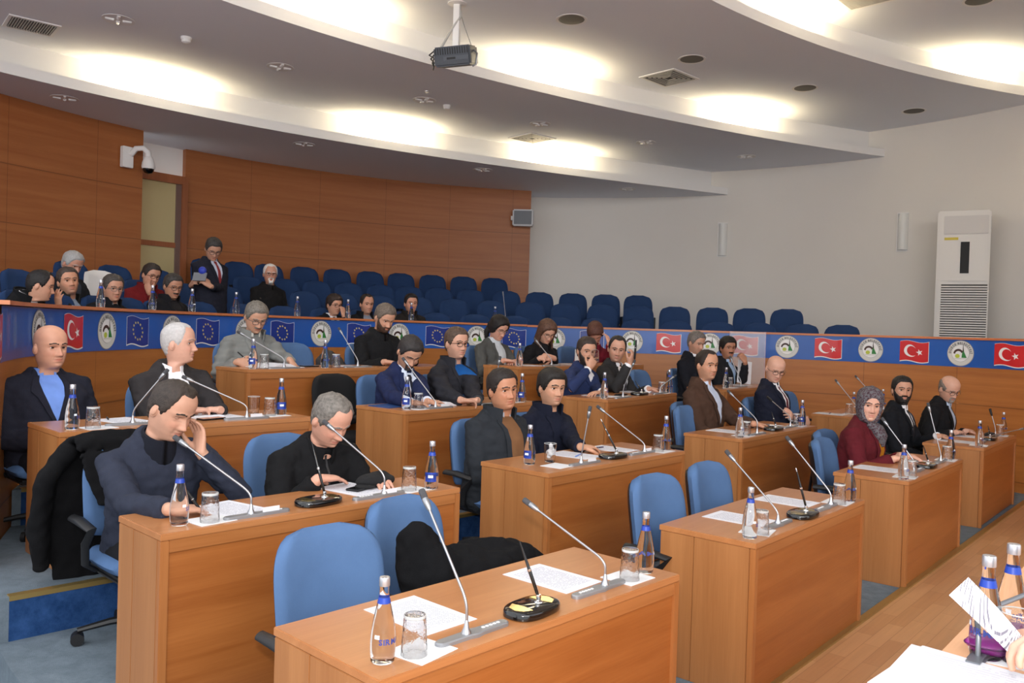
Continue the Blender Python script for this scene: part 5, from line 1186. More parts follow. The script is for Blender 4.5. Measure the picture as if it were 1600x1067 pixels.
    if hair in FRONT:
        M = (ZZ - lineof(FRONT[hair])) / .014
        if hair == 'horseshoe':
            zt = np.interp(TD2, [0, 50, 60, 90, 120, 180], [-1, -1, .03, .058, .07, .062]); M = np.minimum(M, (zt - ZZ) / .016); shell(Pg, n, M, .007, 'hair', hcm, trl, root, .003)
        else: shell(Pg, n, M, {'short': .011, 'full': .017, 'receding': .0075, 'woman': .016}[hair] if hth is None else hth, 'hair', hcm, trl, root, .0045 if hth is None else .0012)
    elif hair == 'long':
        shell(Pg, n, (ZZ - lineof(FRONT['woman'])) / .014, .020, 'hair', hcm, trl, root, .006)
        g = G(); rows = []
        for z, w_, b_, a0 in ((.05, .088, .108, 62), (.0, .098, .112, 60), (-.06, .100, .108, 56), (-.12, .106, .104, 54), (-.16, .112, .108, 58), (-.20, .108, .122, 66), (-.25, .090, .125, 80)):
            an = [math.radians(a0 + (360 - 2 * a0) * j / 30) for j in range(31)]; oo = [((w_ + .006 * math.sin(j * 2.3 + z * 40)) * math.sin(a), b_ * math.cos(a) if math.cos(a) < 0 else .075 * math.cos(a), z) for j, a in enumerate(an)]; ii = [((w_ - .022) * math.sin(a), (b_ - .022) * math.cos(a) if math.cos(a) < 0 else .06 * math.cos(a), z) for a in reversed(an)]; rows.append([Vector(q) for q in trl(np.array(oo + ii))])
        g.loft(rows); g.build('long_hair', hcm, root, 60)
    elif hair == 'scarf':
        fo_ = np.interp(TD2, [0, 18, 32, 42, 47, 50], [.062, .056, .038, .006, -.03, -.06]); M1 = (ZZ - fo_) / .012; lo_ = np.interp(TD2, [0, 18, 32, 42, 50], [-.112, -.106, -.088, -.055, -.02]); M2 = (lo_ - ZZ) / .012
        M = np.where(TD2 > 50, 1, np.maximum(M1, M2)); M = np.where(ZZ < -.21, 0, M)
        m, N, Lk, B = newmat('patterned_scarf'); tc = N.new('ShaderNodeTexCoord'); vo = N.new('ShaderNodeTexVoronoi'); vo.inputs['Scale'].default_value = 60; Lk.new(tc.outputs['Object'], vo.inputs['Vector']); cr = N.new('ShaderNodeValToRGB'); e_ = cr.color_ramp.elements; e_[0].color = lin(34, 34, 38); e_[1].color = lin(98, 97, 102); e_[1].position = .62; e2_ = cr.color_ramp.elements.new(.32); e2_.color = lin(74, 46, 56); Lk.new(vo.outputs['Distance'], cr.inputs[0]); Lk.new(cr.outputs[0], B.inputs['Base Color']); B.inputs['Roughness'].default_value = .8
        shell(Pg, n, M, .016, 'headscarf', m, trl, root, .006, 34)
        g = G()
        for x, y in ((-.02, .075), (.015, .08), (.03, .07)): g.tube([Vector(q) for q in trl(np.array([(x * .6, .05, -.13), (x, y, -.16), (x * 1.4, y + .025, -.21), (x * .5, y + .05, -.28)]))], [.03, .042, .040, .012], 10)
        V, _, F = remesh(g, .008, 3); mesh_obj('scarf_end', V, F, m, root)
    if hair == 'woman' and hc[0] < 40:
        g = G(); g.ball((0, -.115, -.03), (.045, .035, .05)); g.tube([(0, -.12, -.05), (.01, -.135, -.12), (.0, -.12, -.20)], [.035, .03, .012], 10); g.v = [tuple(p) for p in trl(np.array(g.v))]; g.build('tied_hair', hcm, root, 180)
    if beard:
        ub = np.interp(TD2, [0, 11, 16, 24, 40, 60, 72, 84], [-.079, -.077, -.060, -.050, -.050, -.028, -.004, .006]); lim = {'full': 84, 'goatee': 30}[beard[0]]
        M = np.minimum((ub - ZZ) / .010, np.minimum((ZZ + .146) / .02, (lim - TD2) / 6)); st_ = np.minimum(1 - np.abs(ZZ + .0525) / .0075, (20 - TD2) / 5) * 1.6
        shell(Pg, n, np.maximum(M, st_), .0075, 'beard', hairm(beard[1]), trl, root, .004)
    elif stache:
        st_ = np.minimum(1 - np.abs(ZZ + .0525) / .009, (21 - TD2) / 5) * 1.8; shell(Pg, n, st_, .008, 'moustache', hcm, trl, root, .002)
    if glasses:
        gm = mat('glasses_%d_%d_%d' % glasses, glasses, .3, metal=.3); g = G()
        for sg in (-1, 1):
            pts = [(sg * .033 + .0225 * math.copysign(abs(math.cos(a)) ** .6, math.cos(a)), .0985 - .25 * abs(.033 * sg + .0225 * math.cos(a)) ** 1.6 * 3, -.003 + .0155 * math.copysign(abs(math.sin(a)) ** .7, math.sin(a))) for a in [2 * PI * j / 24 for j in range(25)]]
            g.tube([Vector(q) for q in trl(np.array(pts))], .0021 * s, 6); g.tube([Vector(q) for q in trl(np.array([(sg * .055, .088, .004), (sg * .077, .06, .004), (sg * .081, .0, .002), (sg * .080, -.02, -.004)]))], .0018 * s, 6)
        g.tube([Vector(q) for q in trl(np.array([(-.012, .099, .001), (0, .102, .004), (.012, .099, .001)]))], .0018 * s, 6); g.build('glasses', gm, root)
    # --- clothes
    bu = bulk; cm = cloth(top); g = G()
    prof = [(-.14 if not stand else -.20, .165, .12, 0), (-.09, .188, .142, .0), (.03, .182, .135, .01), (.14, .178, .130, .015), (.26, .192, .137, .012), (.36, .203, .132, .004), (.41, .190, .116, -.006), (.448, .160, .096, -.014), (.485, .122, .084, -.022), (.520, .088, .076, -.022), (.545, .074, .070, -.020)]
    rows = []
    for t, w_, d_, yo in prof:
        bl = belly * math.exp(-((t - .08) / .13) ** 2); b2 = 1 + (bu - 1) * (1 if t < .44 else .4)
        rows.append([lo(lp((w_ * b2 + bl * .6) * math.copysign(abs(math.cos(a)) ** .9, math.cos(a)), yo + (d_ * b2 + (bl if math.sin(a) > 0 else 0)) * math.copysign(abs(math.sin(a)) ** .9, math.sin(a)), t - .034 * max(0.0, math.sin(a)) * min(1.0, max(0.0, (t - .43) / .1)))) for a in [2 * PI * j / 28 for j in range(28)]])
    g.loft(rows); gt = G(); gt.loft(rows)
    for sg, sh, el, W0, dr, nr, cu in joints:
        fd = (W0 - el).normalized(); cf = W0 - fd * (.022 * s)
        if kind == 'cardigan3': cf = el.lerp(W0, .75)
        g.tube([lo(lp(sg * .10, -.012, .432)), lo(sh), lo(sh.lerp(el, .35)), lo(sh.lerp(el, .75)), lo(el), lo(el.lerp(W0, .35)), lo(el.lerp(W0, .75)), lo(cf)], [q * s * bu for q in (.060, .066, .063, .058, .055, .050, .044, .041)], 14)
    for sg, sh, el, W0, dr, nr, cu in joints: gt.tube([lo(lp(sg * .10, -.012, .432)), lo(sh), lo(sh.lerp(el, .2))], [q * s * bu for q in (.060, .066, .063)], 14)
    V, Nn, F = remesh(g, vox, 4); Vt, Nt, Ft = remesh(gt, vox, 4)
    ws = 16 if kind != 'puffer' else 11; amp = .0075 if kind not in ('puffer',) else .011
    wr = lambda v, q: v + q * (amp * (noise.noise(Vector((v[0] * ws, v[1] * ws, v[2] * ws * 1.5)) + Vector((H[0] * 3, H[1], 0))) + (.5 * math.sin(v[2] * 95) if kind == 'puffer' else .5 * noise.noise(Vector(v) * 42))))
    V = np.array([wr(v, q) for v, q in zip(V, Nn)]); Vt = [Vector(wr(v, q)) for v, q in zip(Vt, Nt)]
    jname = {'suit': 'jacket', 'open': 'jacket', 'puffer': 'padded_jacket', 'sweater': 'sweater', 'turtleneck': 'sweater', 'cardigan': 'cardigan', 'zip': 'sweater', 'blouse': 'blouse'}[kind]
    jk = mesh_obj(jname, V, F, cm, root); 
    bvh = BVHTree.FromPolygons(Vt, Ft)
    fo_, ri_, up_ = fo, ri, up
    def patch(name, rowsdef, m, offm, n_=10):
        """Cloth lying on the front of the jacket; rowsdef: list of (t, x left, x right)."""
        g = G(); cols = n_; last = .16 * s; grid = []
        ts = np.linspace(rowsdef[0][0], rowsdef[-1][0], 16); tv = [q[0] for q in rowsdef]; o_ = 1 if tv[0] < tv[-1] else -1
        for t in ts:
            xl = np.interp(o_ * t, [o_ * q for q in tv], [q[1] for q in rowsdef]); xr = np.interp(o_ * t, [o_ * q for q in tv], [q[2] for q in rowsdef]); row = []
            for j in range(cols + 1):
                x = xl + (xr - xl) * j / cols; o0 = lo(lp(x, .50, t)); h = bvh.ray_cast(o0, -fo_); dpt = last
                if h[0] is not None and h[3] < .60 * s: q = h[0]; last = h[3]
                else: q = o0 - fo_ * last
                row.append(q + fo_ * offm)
            grid.append(row)
        nr = len(grid); v = [p for r in grid for p in r] + [p - fo_ * .006 for r in grid for p in r]; w_ = cols + 1; n0 = nr * w_; f = []
        for i in range(nr - 1):
            for j in range(cols): a = i * w_ + j; f += [(a, a + 1, a + w_ + 1, a + w_), (n0 + a, n0 + a + w_, n0 + a + w_ + 1, n0 + a + 1)]
        for i in range(nr - 1):
            for a, b in ((i * w_, (i + 1) * w_), (i * w_ + cols, (i + 1) * w_ + cols)): f.append((a, b, n0 + b, n0 + a))
        for j in range(cols):
            for r0 in (0, (nr - 1) * w_): f.append((r0 + j, r0 + j + 1, n0 + r0 + j + 1, n0 + r0 + j))
        g.add(v, f); return g.build(name, m, root, 60)
    def band(name, m, a0, a1, r0, r1, z0, z1, thick=.006, frontdrop=0.0, n_=30):
        """Collar standing round the neck from angle a0 to a1 (0 = front)."""
        rows = []
        for j in range(n_ + 1):
            a = math.radians(a0 + (a1 - a0) * j / n_); dr_ = frontdrop * max(0, math.cos(a)) ** 2; sa, ca_ = math.sin(a), math.cos(a)
            pt = lambda r, z: lo(Nk + ri * (r * 1.0 * sa * s) + fo * ((r * (1.08 if ca_ > 0 else 1.12) * ca_ + .004) * s) + up * (z * s))
            rows.append([pt(r0, z0 - dr_), pt(r1, z1 - dr_ * .8), pt(r1 + thick, z1 - dr_ * .8), pt(r0 + thick, z0 - dr_)])
        g = G(); g.loft(rows); return g.build(name, m, root, 60)
    if kind == 'suit':
        vb = .20; patch('shirt', [(.487, -.042, .042), (.44, -.060, .060), (.36, -.050, .050), (vb, -.004, .004)], cloth(shirt), .008)
        if tie: patch('tie', [(.474, -.013, .013), (.455, -.020, .020), (.44, -.013, .013), (vb + .0, -.022, .022)], mat('tie_%d_%d_%d' % tie, tie, .6), .013, 4)
        for sg in (-1, 1):
            q = [(.487, .048, .072), (.44, .062, .098), (.385, .056, .112), (.36, .050, .088), (vb, .002, .022)]
            patch('lapel', [(t, min(sg * a, sg * b), max(sg * a, sg * b)) for t, a, b in q], cm, .015, 4)
        band('shirt_collar', cloth(shirt), 26, 334, .064, .054, -.030, .032, frontdrop=.022); band('jacket_collar', cm, 70, 290, .078, .070, -.020, .020)
    elif kind in ('open', 'puffer', 'cardigan'):
        iw = .055 if kind != 'puffer' else .045
        patch('inner_top', [(.487, -.044, .044), (.44, -.062, .062), (.33, -iw, iw), (-.06, -iw * 1.1, iw * 1.1)], cloth(inner), .010)
        if kind != 'cardigan': band('coat_collar', cm, 38, 322, .086, .090, -.035, .044, .010, .020)
        if kind == 'cardigan' and hair != 'scarf': band('roll_neck', cloth(inner), 0, 360, .066, .056, -.045, .042, frontdrop=.01)
        elif shirt and hair != 'scarf': band('shirt_collar', cloth(shirt), 24, 336, .064, .056, -.030, .034, frontdrop=.022)
        for sg in (-1, 1): patch('front_edge', [(t, min(sg * a, sg * b), max(sg * a, sg * b)) for t, a, b in ((.487, .048, .074), (.44, .064, .092), (.33, iw, iw + .03), (-.06, iw * 1.1, iw * 1.1 + .03))], cm, .016, 3)
    elif kind == 'turtleneck': band('roll_neck', cloth(tuple(int(c * .62) for c in top)), 0, 360, .070, .057, -.060, .050, .010, .014)
    elif kind == 'zip':
        band('collar', cm, 20, 340, .074, .064, -.045, .036, .008, .015); patch('zip', [(.485, -.006, .006), (.34, -.004, .004)], mat('zip_dark', (60, 60, 62), .4, metal=.5), .007, 2)
    else: band('neckline', cm, 0, 360, .076, .064, -.045, .010, .008, .02)
    if cuffs:
        for sg, sh, el, W0, dr, nr, cu in joints:
            fd = (W0 - el).normalized(); g = G(); g.tube([lo(W0 - fd * .034 * s), lo(W0 - fd * .008 * s)], [.037 * s, .0355 * s], 16); g.build('shirt_cuff', cloth(cuffs), root)
    if watch:
        sg, sh, el, W0, dr, nr, cu = joints[0]; fd = (W0 - el).normalized(); g = G(); g.tube([lo(W0 - fd * .016 * s), lo(W0 - fd * .002 * s)], .0345 * s, 16); g.build('watch', M_['black'], root)
    # --- trousers and shoes
    g = G(); g.loft([[lo(lp(w_ * math.cos(2 * PI * j / 20), d_ * math.sin(2 * PI * j / 20), t)) for j in range(20)] for t, w_, d_ in ((-.12, .15, .11), (-.06, .175, .13), (.06, .165, .12))])
    sh_ = []
    for sg in (-1, 1):
        if stand: hip = lp(sg * .085, 0, -.02); kn = Vector((hip.x, hip.y, floor + .52)) + fw * .02; an = Vector((hip.x, hip.y, floor + .085))
        else:
            hip = lp(sg * .09, .0, -.03); kn = hip + fw * .43 * s + ri * sg * .02; kn.z = floor + .47; an = kn + fw * -.02; an.z = floor + .085
        g.tube([lo(hip), lo(hip.lerp(kn, .5)), lo(kn), lo(kn.lerp(an, .4)), lo(an)], [q * s for q in (.092, .080, .066, .060, .050)], 14); sh_.append(an)
    V, _, F = remesh(g, .016, 3); mesh_obj('trousers', V, F, cloth(legs), root)
    for an in sh_:
        g = G(); o = an; el_ = lambda c, a, b: [lo(c + fw.cross(zu) * (a * math.cos(2 * PI * j / 12)) + zu * max(-.99, math.sin(2 * PI * j / 12)) * b) for j in range(12)]
        g.loft([el_(o - fw * .07 - zu * .040, .030, .04), el_(o - fw * .03 - zu * .035, .040, .05), el_(o + fw * .06 - zu * .045, .044, .038), el_(o + fw * .15 - zu * .053, .045, .030), el_(o + fw * .20 - zu * .060, .028, .022)]); g.build('shoe', M_['black'], root)
    return root, P, fw
# ------------------------------------------------------------------ everyone in the hall
SEATED = []
def sit(n, label, *a, chair=None, push=0.02, **k):
    """A person on an office chair at desk n."""
    r, P, fw = person(label, *a, **k)
    if chair: chair_at('blue', Vector((P.x, P.y, a[1])) + fw * push, fw, chair)
    return r
F1, F2, F3, F4 = 0.0, 0.1375, 0.353, 0.588
WT = (236, 236, 240)
dn = 'down'
def T(x, y, t): return ('T', x, y, t)
sit('2A', 'person in a dark navy turtleneck dozing with his cheek on his hand', (-1.618, 3.952, 1.293), F2, back_dir('2A'), 44, 26, 6, lean=.26, skinc=(196, 148, 124), hair='receding', hc=(52, 42, 36), top=(44, 48, 62), kind='turtleneck', eyes='shut', stubble=.25,
    hands=(((-1.492, 4.00, 1.085), (-1.525, 4.05, 1.24), 'face', .45, (-1.33, 3.98, .95)), ((-1.41, 3.47, .925), (-1.30, 3.56, .915), dn, .45)), legs=(24, 24, 28), chair='blue office chair of the man in a dark turtleneck, coat on its back', vox=.010)
sit('2A', 'person in a black quarter zip sweater looking down at his phone', (-.957, 4.426, 1.216), F2, back_dir('2A'), 42, 34, -4, lean=.30, skinc=(204, 152, 130), hair='receding', hc=(112, 106, 100), top=(22, 22, 24), kind='zip', eyes='shut', stubble=.18, fat=.04, bulk=1.08,
    hands=(((-.70, 4.36, .93), (-.66, 4.30, .92), dn, .3), ((-.955, 4.165, .945), (-.80, 4.345, .925), dn, .22)), legs=(24, 24, 28), chair='blue office chair of the man in a black sweater', vox=.010)
sit('2B', 'person smiling in a black jacket open over a brown sweater', (-.056, 5.721, 1.312), F2, back_dir('2B'), 34, 2, -6, lean=.06, skinc=(186, 130, 100), hair='short', hc=(36, 28, 25), top=(42, 45, 50), kind='open', inner=(122, 86, 58), shirt=(170, 172, 182), fat=.10, belly=.05, bulk=1.14, stubble=.12, legs=(30, 32, 36), chair='blue office chair of the smiling man in a black jacket', vox=.011)
sit('2B', 'person in a dark navy jacket with thick black hair and a small pin', (.311, 6.265, 1.299), F2, back_dir('2B'), 34, 4, 2, lean=.06, skinc=(196, 146, 118), hair='full', hc=(26, 22, 20), top=(24, 27, 42), kind='open', inner=(26, 30, 46), shirt=(28, 32, 48), stubble=.3, hands=(((.50, 5.70, .93), (.60, 5.79, .92), dn, .5), None), legs=(26, 26, 32), chair='blue office chair of the man in navy with thick black hair', vox=.011)
sit('2C', 'person in a brown jacket and open pale blue shirt', (1.855, 7.85, 1.449), F2, back_dir('2C'), 42, 3, 0, lean=.02, skinc=(194, 142, 114), hair='receding', hc=(40, 30, 26), top=(70, 50, 40), kind='suit', shirt=(196, 206, 226), stubble=.3, bulk=1.06, hands=(((2.25, 7.58, .93), (2.40, 7.68, .91), dn, .25), None), legs=(30, 26, 26), chair='blue office chair of the man in a brown jacket', vox=.012)
sit('2C', 'person bald with glasses and a maroon tie, arms crossed', (2.795, 8.76, 1.398), F2, back_dir('2C'), 24, 22, 4, lean=.02, skinc=(214, 164, 142), hair=None, hc=(150, 120, 104), top=(28, 31, 46), kind='suit', shirt=WT, tie=(92, 26, 34), glasses=(30, 28, 28), fat=.05, bulk=1.06, cuffs=WT, hands=((T(.11, .25, .215), T(.9, .15, .25), 'chest', .5), (T(-.10, .27, .165), T(-.9, .1, .25), 'chest', .5)), legs=(26, 28, 40), chair='blue office chair of the bald man with crossed arms', vox=.012)
sit('1C', 'person in a patterned grey headscarf and maroon cardigan', (3.02, 6.95, 1.19), F1, back_dir('1C'), 16, 6, 4, lean=.14, skinc=(214, 164, 142), hair='scarf', hc=(40, 30, 28), top=(92, 28, 36), kind='cardigan', inner=(190, 124, 26), fat=.06, bulk=1.10, hands=(((3.24, 6.83, .79), (3.36, 6.75, .785), dn, .35), ((3.10, 6.62, .79), (3.22, 6.66, .785), dn, .4)), legs=(30, 26, 30), chair='blue office chair of the woman in a headscarf', vox=.012)
sit('1D', 'person with black beard in a black suit and dark tie', (4.061, 8.585, 1.227), F1, back_dir('1D'), 20, 0, 2, lean=.08, skinc=(198, 148, 122), hair='short', hc=(28, 24, 22), top=(26, 27, 32), kind='suit', shirt=WT, tie=(30, 32, 40), beard=('full', (34, 28, 26)), cuffs=WT, hands=(((4.33, 8.33, .79), (4.48, 8.47, .785), dn, .4), None), legs=(26, 26, 30), chair='blue office chair of the bearded man in a black suit', vox=.013)
sit('1D', 'person balding with glasses in a black blazer looking down at papers', (4.782, 9.02, 1.232), F1, back_dir('1D'), 42, 26, -4, lean=.22, skinc=(212, 164, 142), hair='horseshoe', hc=(120, 110, 104), top=(26, 26, 29), kind='suit', shirt=(186, 202, 224), glasses=(60, 54, 50), beard=('goatee', (150, 140, 134)), bulk=1.08, hands=(((4.92, 8.90, .79), (5.02, 9.0, .785), dn, .4), ((4.72, 8.72, .79), (4.84, 8.83, .785), dn, .4)), legs=(26, 26, 30), chair='blue office chair of the bald man in a black blazer', vox=.013)
sit('3A', 'person completely bald in a dark suit and open blue shirt', (-2.955, 5.295, 1.524), F3, back_dir('3A'), 32, 2, 0, lean=.0, skinc=(206, 152, 126), hair=None, hc=(60, 46, 40), top=(34, 35, 46), kind='suit', shirt=(116, 150, 222), fat=.08, bulk=1.12, belly=.03, stubble=.1, legs=(26, 26, 34), chair='blue office chair of the bald man in a blue shirt', vox=.011)
sit('3A', 'person with short white hair in profile, charcoal jacket', (-2.296, 5.699, 1.562), F3, back_dir('3A'), 72, 0, 0, lean=.10, skinc=(214, 164, 142), hair='receding', hth=.0050, hc=(188, 184, 182), brow=(150, 130, 120), top=(50, 47, 48), kind='suit', shirt=WT, bulk=1.10, hands=(((-1.90, 5.42, 1.14), (-1.99, 5.47, 1.14), dn, .8), ((-2.07, 5.34, 1.14), (-1.99, 5.43, 1.14), dn, .8)), legs=(36, 34, 36), chair='blue office chair of the white haired man', vox=.011)
sit('3B', 'person in a navy suit and dark tie bent over an open booklet', (-.857, 6.94, 1.512), F3, back_dir('3B'), 24, 40, 4, lean=.20, skinc=(198, 148, 122), hair='short', hc=(44, 40, 40), top=(34, 42, 76), kind='suit', shirt=(214, 222, 238), tie=(26, 28, 42), beard=('goatee', (50, 42, 40)), stubble=.35, cuffs=(214, 222, 238), eyes='shut', hands=(((-.64, 6.40, 1.15), (-.55, 6.48, 1.14), dn, .35), ((-.76, 6.28, 1.15), (-.66, 6.32, 1.14), dn, .4)), legs=(30, 36, 66), chair='blue office chair of the man in a navy suit', vox=.012)
sit('3B', 'person with black glasses in a black padded jacket over a blue sweater', (-.497, 7.397, 1.591), F3, back_dir('3B'), 36, 4, 0, lean=.06, skinc=(204, 154, 130), hair='short', hc=(84, 66, 54), top=(42, 42, 48), kind='puffer', inner=(26, 84, 150), shirt=(96, 100, 112), glasses=(24, 22, 24), stubble=.3, bulk=1.12, watch=True, hands=(((-.26, 6.66, 1.15), (-.36, 6.70, 1.14), dn, .7), ((-.39, 6.60, 1.15), (-.30, 6.66, 1.14), dn, .7)), legs=(30, 34, 48), chair='blue office chair of the man in a padded jacket', vox=.012)
sit('3C', 'person with dark beard in a blue suit drinking from a glass', (.77, 8.54, 1.533), F3, back_dir('3C'), 24, 8, 2, lean=.12, skinc=(198, 148, 122), hair='short', hc=(56, 44, 38), top=(42, 54, 92), kind='suit', shirt=WT, beard=('full', (48, 38, 34)), cuffs=WT, hands=(((.90, 8.10, 1.14), (.80, 8.02, 1.14), dn, .4), ((.775, 8.27, 1.36), (.835, 8.30, 1.47), 'face', .9, (.55, 8.2, 1.16))), legs=(34, 44, 76), chair='blue office chair of the bearded man drinking', vox=.013)
sit('3C', 'person in a charcoal suit and dark tie holding up a black pen', (1.138, 8.95, 1.554), F3, back_dir('3C'), 6, 10, 6, lean=.14, skinc=(202, 152, 128), hair='receding', hc=(34, 28, 26), top=(48, 47, 48), kind='suit', shirt=WT, tie=(50, 52, 60), stubble=.25, cuffs=WT, bulk=1.06, hands=(((1.46, 8.72, 1.15), (1.57, 8.80, 1.14), dn, .25), ((1.225, 8.62, 1.41), (1.275, 8.60, 1.52), 'back', .9, (1.15, 8.5, 1.16))), legs=(40, 40, 42), chair='blue office chair of the man holding up a pen', vox=.013)
sit('3D', 'person with short grey hair in a black suit beside the moustached man', (2.33, 10.47, 1.637), F3, back_dir('3D'), 46, 16, 0, lean=.04, skinc=(196, 148, 124), hair='short', hc=(112, 104, 100), top=(26, 27, 34), kind='suit', shirt=WT, stubble=.3, bulk=1.08, legs=(26, 27, 34), chair='blue office chair of the grey haired man in a black suit', vox=.014)
sit('3D', 'person with black hair and a moustache, hand near his chin', (2.853, 10.94, 1.579), F3, back_dir('3D'), 30, 4, 0, lean=.10, skinc=(176, 124, 98), hair='full', hc=(26, 22, 20), top=(34, 35, 40), kind='suit', shirt=(170, 196, 228), stache=True, hands=(((3.02, 10.68, 1.40), (2.97, 10.72, 1.50), 'face', .8, (3.1, 10.6, 1.15)), None), legs=(30, 30, 36), chair='blue office chair of the moustached man', vox=.014)
sit('4A', 'person with glasses in a grey quilted jacket writing', (-2.34, 7.54, 1.77), F4, back_dir('4A'), 22, 28, 0, lean=.14, skinc=(196, 148, 122), hair='short', hc=(112, 106, 98), top=(124, 125, 122), kind='puffer', inner=(120, 120, 118), shirt=(216, 214, 206), glasses=(80, 76, 74), stache=True, hands=(((-1.93, 7.22, 1.40), (-1.88, 7.22, 1.345), dn, .5), ((-2.34, 7.08, 1.38), (-2.24, 7.10, 1.36), 'side', .8)), legs=(50, 52, 58), chair='blue office chair of the man in a grey quilted jacket', vox=.013, bulk=1.10)
sit('4A', 'person with full brown beard in a black sweater looking down', (-1.304, 8.42, 1.81), F4, back_dir('4A'), 34, 30, 0, lean=.14, skinc=(202, 152, 126), hair='short', hc=(104, 92, 82), top=(26, 26, 28), kind='sweater', beard=('full', (74, 52, 40)), bulk=1.10, hands=(((-.95, 8.16, 1.38), (-1.02, 8.08, 1.37), dn, .5), ((-1.22, 7.98, 1.38), (-1.12, 8.02, 1.37), dn, .5)), legs=(28, 28, 32), chair='blue office chair of the man with a full beard', vox=.013)
sit('4B', 'person with tied black hair in a grey cardigan over a pale sweater', (-.159, 9.468, 1.744), F4, back_dir('4B'), 40, 28, 0, lean=.10, skinc=(206, 154, 132), hair='woman', hc=(24, 20, 20), top=(80, 80, 78), kind='cardigan', inner=(196, 200, 204), glasses=(150, 130, 110), bulk=.94, hands=(((.10, 9.16, 1.39), (.0, 9.10, 1.38), dn, .6), ((-.08, 9.05, 1.39), (.02, 9.08, 1.38), dn, .6)), legs=(30, 30, 34), chair='blue office chair of the woman in a grey cardigan', vox=.013)
sit('4B', 'person with long brown hair in a sparkling black top', (.413, 9.97, 1.717), F4, back_dir('4B'), 28, 32, 0, lean=.10, skinc=(210, 160, 136), hair='long', hc=(92, 64, 50), top=(26, 25, 28), kind='blouse', glasses=(120, 100, 90), bulk=1.0, hands=(((.50, 9.62, 1.41), (.42, 9.58, 1.42), 'side', .7), ((.33, 9.55, 1.41), (.42, 9.56, 1.42), 'side', .7)), legs=(30, 30, 34), chair='blue office chair of the woman with long brown hair', vox=.013)
sit('4B', 'person in maroon bowing her auburn head into her hand', (1.067, 10.65, 1.727), F4, back_dir('4B'), 10, 58, -10, lean=.22, skinc=(208, 156, 134), hair='woman', hc=(86, 50, 38), top=(116, 28, 44), kind='sweater', hands=(((1.22, 10.42, 1.60), (1.20, 10.50, 1.70), 'face', .4, (1.35, 10.4, 1.38)), None), legs=(30, 30, 34), chair='blue office chair of the woman in maroon', vox=.014)
# in the gallery
def gal(label, head, tier, face, fwdphi=None, **k):
    phi = math.atan2(head[1] - CY, head[0] - CX); fw = Vector((-math.cos(phi), -math.sin(phi), 0)); k.setdefault('vox', .016); k.setdefault('lean', .06); k.setdefault('hunch', .015)
    r, P, f_ = person(label, head, tier if isinstance(tier, float) else TIER[tier], fw, face, detail=False, **k)
    return r
gal('person in black seen in profile, turned to his neighbour', (-4.357, 7.623, 1.999), 1, 84, pitch=12, hair='receding', hc=(26, 22, 22), skinc=(204, 152, 126), top=(24, 24, 26), kind='open', inner=(225, 225, 228), shirt=(225, 225, 228), lean=.26, hunch=.05)
gal('person in a dark jacket with cropped hair looking up', (-4.50, 8.36, 2.075), 1, 18, pitch=-4, roll=-6, hair='short', hc=(66, 54, 48), skinc=(196, 142, 114), top=(36, 37, 34), kind='open', inner=(150, 164, 184), shirt=(150, 164, 184), stubble=.4, hands=(None, ((-4.28, 7.80, 1.80), (-4.26, 7.74, 1.92), 'side', .3)))
gal('person with thick grey hair half hidden behind the man looking up', (-4.934, 9.248, 2.311), 2, 40, pitch=26, hair='short', hc=(164, 162, 160), skinc=(192, 138, 116), top=(32, 33, 38), kind='suit', shirt=(60, 62, 70))
gal('person with glasses and a black coat buttoned to the chin', (-4.179, 8.632, 2.032), 1, 26, pitch=8, hair='short', hc=(70, 64, 60), skinc=(190, 140, 116), top=(24, 24, 27), kind='open', inner=(26, 26, 30), shirt=(150, 150, 152), glasses=(120, 116, 112))
gal('person with glasses in a maroon jacket, hand over his mouth', (-4.371, 9.975, 2.248), 2, 30, pitch=14, roll=6, hair='short', hc=(48, 40, 36), skinc=(196, 142, 116), top=(112, 30, 32), kind='open', inner=(60, 64, 80), shirt=(190, 198, 214), glasses=(40, 34, 32), lean=.14, hands=(((-4.33, 9.83, 2.04), (-4.37, 9.86, 2.16), 'face', .5, (-4.2, 9.75, 1.8)), None))
gal('person with moustache and glasses in a black coat', (-3.893, 9.458, 2.104), 1, 28, pitch=16, hair='short', hc=(58, 54, 52), skinc=(182, 132, 106), top=(28, 27, 30), kind='open', inner=(34, 32, 36), shirt=(70, 62, 64), stache=True, glasses=(60, 54, 52))
gal('person standing by the panelling in a dark suit and red tie', (-3.787, 10.405, 2.625), 0.95, 16, pitch=34, hair='short', hc=(58, 54, 52), skinc=(190, 142, 118), top=(34, 35, 46), kind='suit', shirt=(196, 204, 222), tie=(130, 34, 40), glasses=(60, 56, 54), stand=True, lean=.03, hands=(((-3.70, 10.12, 2.14), (-3.78, 10.08, 2.21), 'back', .7, (-3.6, 10.4, 1.7)), ((-3.98, 10.20, 2.15), (-3.90, 10.12, 2.21), 'side', .8, (-3.98, 10.45, 1.7))), legs=(30, 31, 40))
gal('person with white hair and white goatee in a black sweater', (-3.46, 11.749, 2.412), 2, 10, pitch=4, hair='receding', hc=(222, 220, 216), skinc=(206, 150, 126), top=(28, 27, 28), kind='sweater', beard=('goatee', (232, 230, 226)), glasses=(40, 34, 32))
gal('person with glasses and dark hair resting his face on his fist', (-2.478, 11.461, 1.997), 1, 36, pitch=8, hair='full', hc=(50, 38, 34), skinc=(204, 152, 126), top=(26, 26, 30), kind='suit', shirt=WT, tie=(40, 42, 50), glasses=(50, 40, 40), hands=(((-2.32, 11.33, 1.86), (-2.34, 11.36, 1.96), 'face', 1.1, (-2.2, 11.3, 1.6)), None))
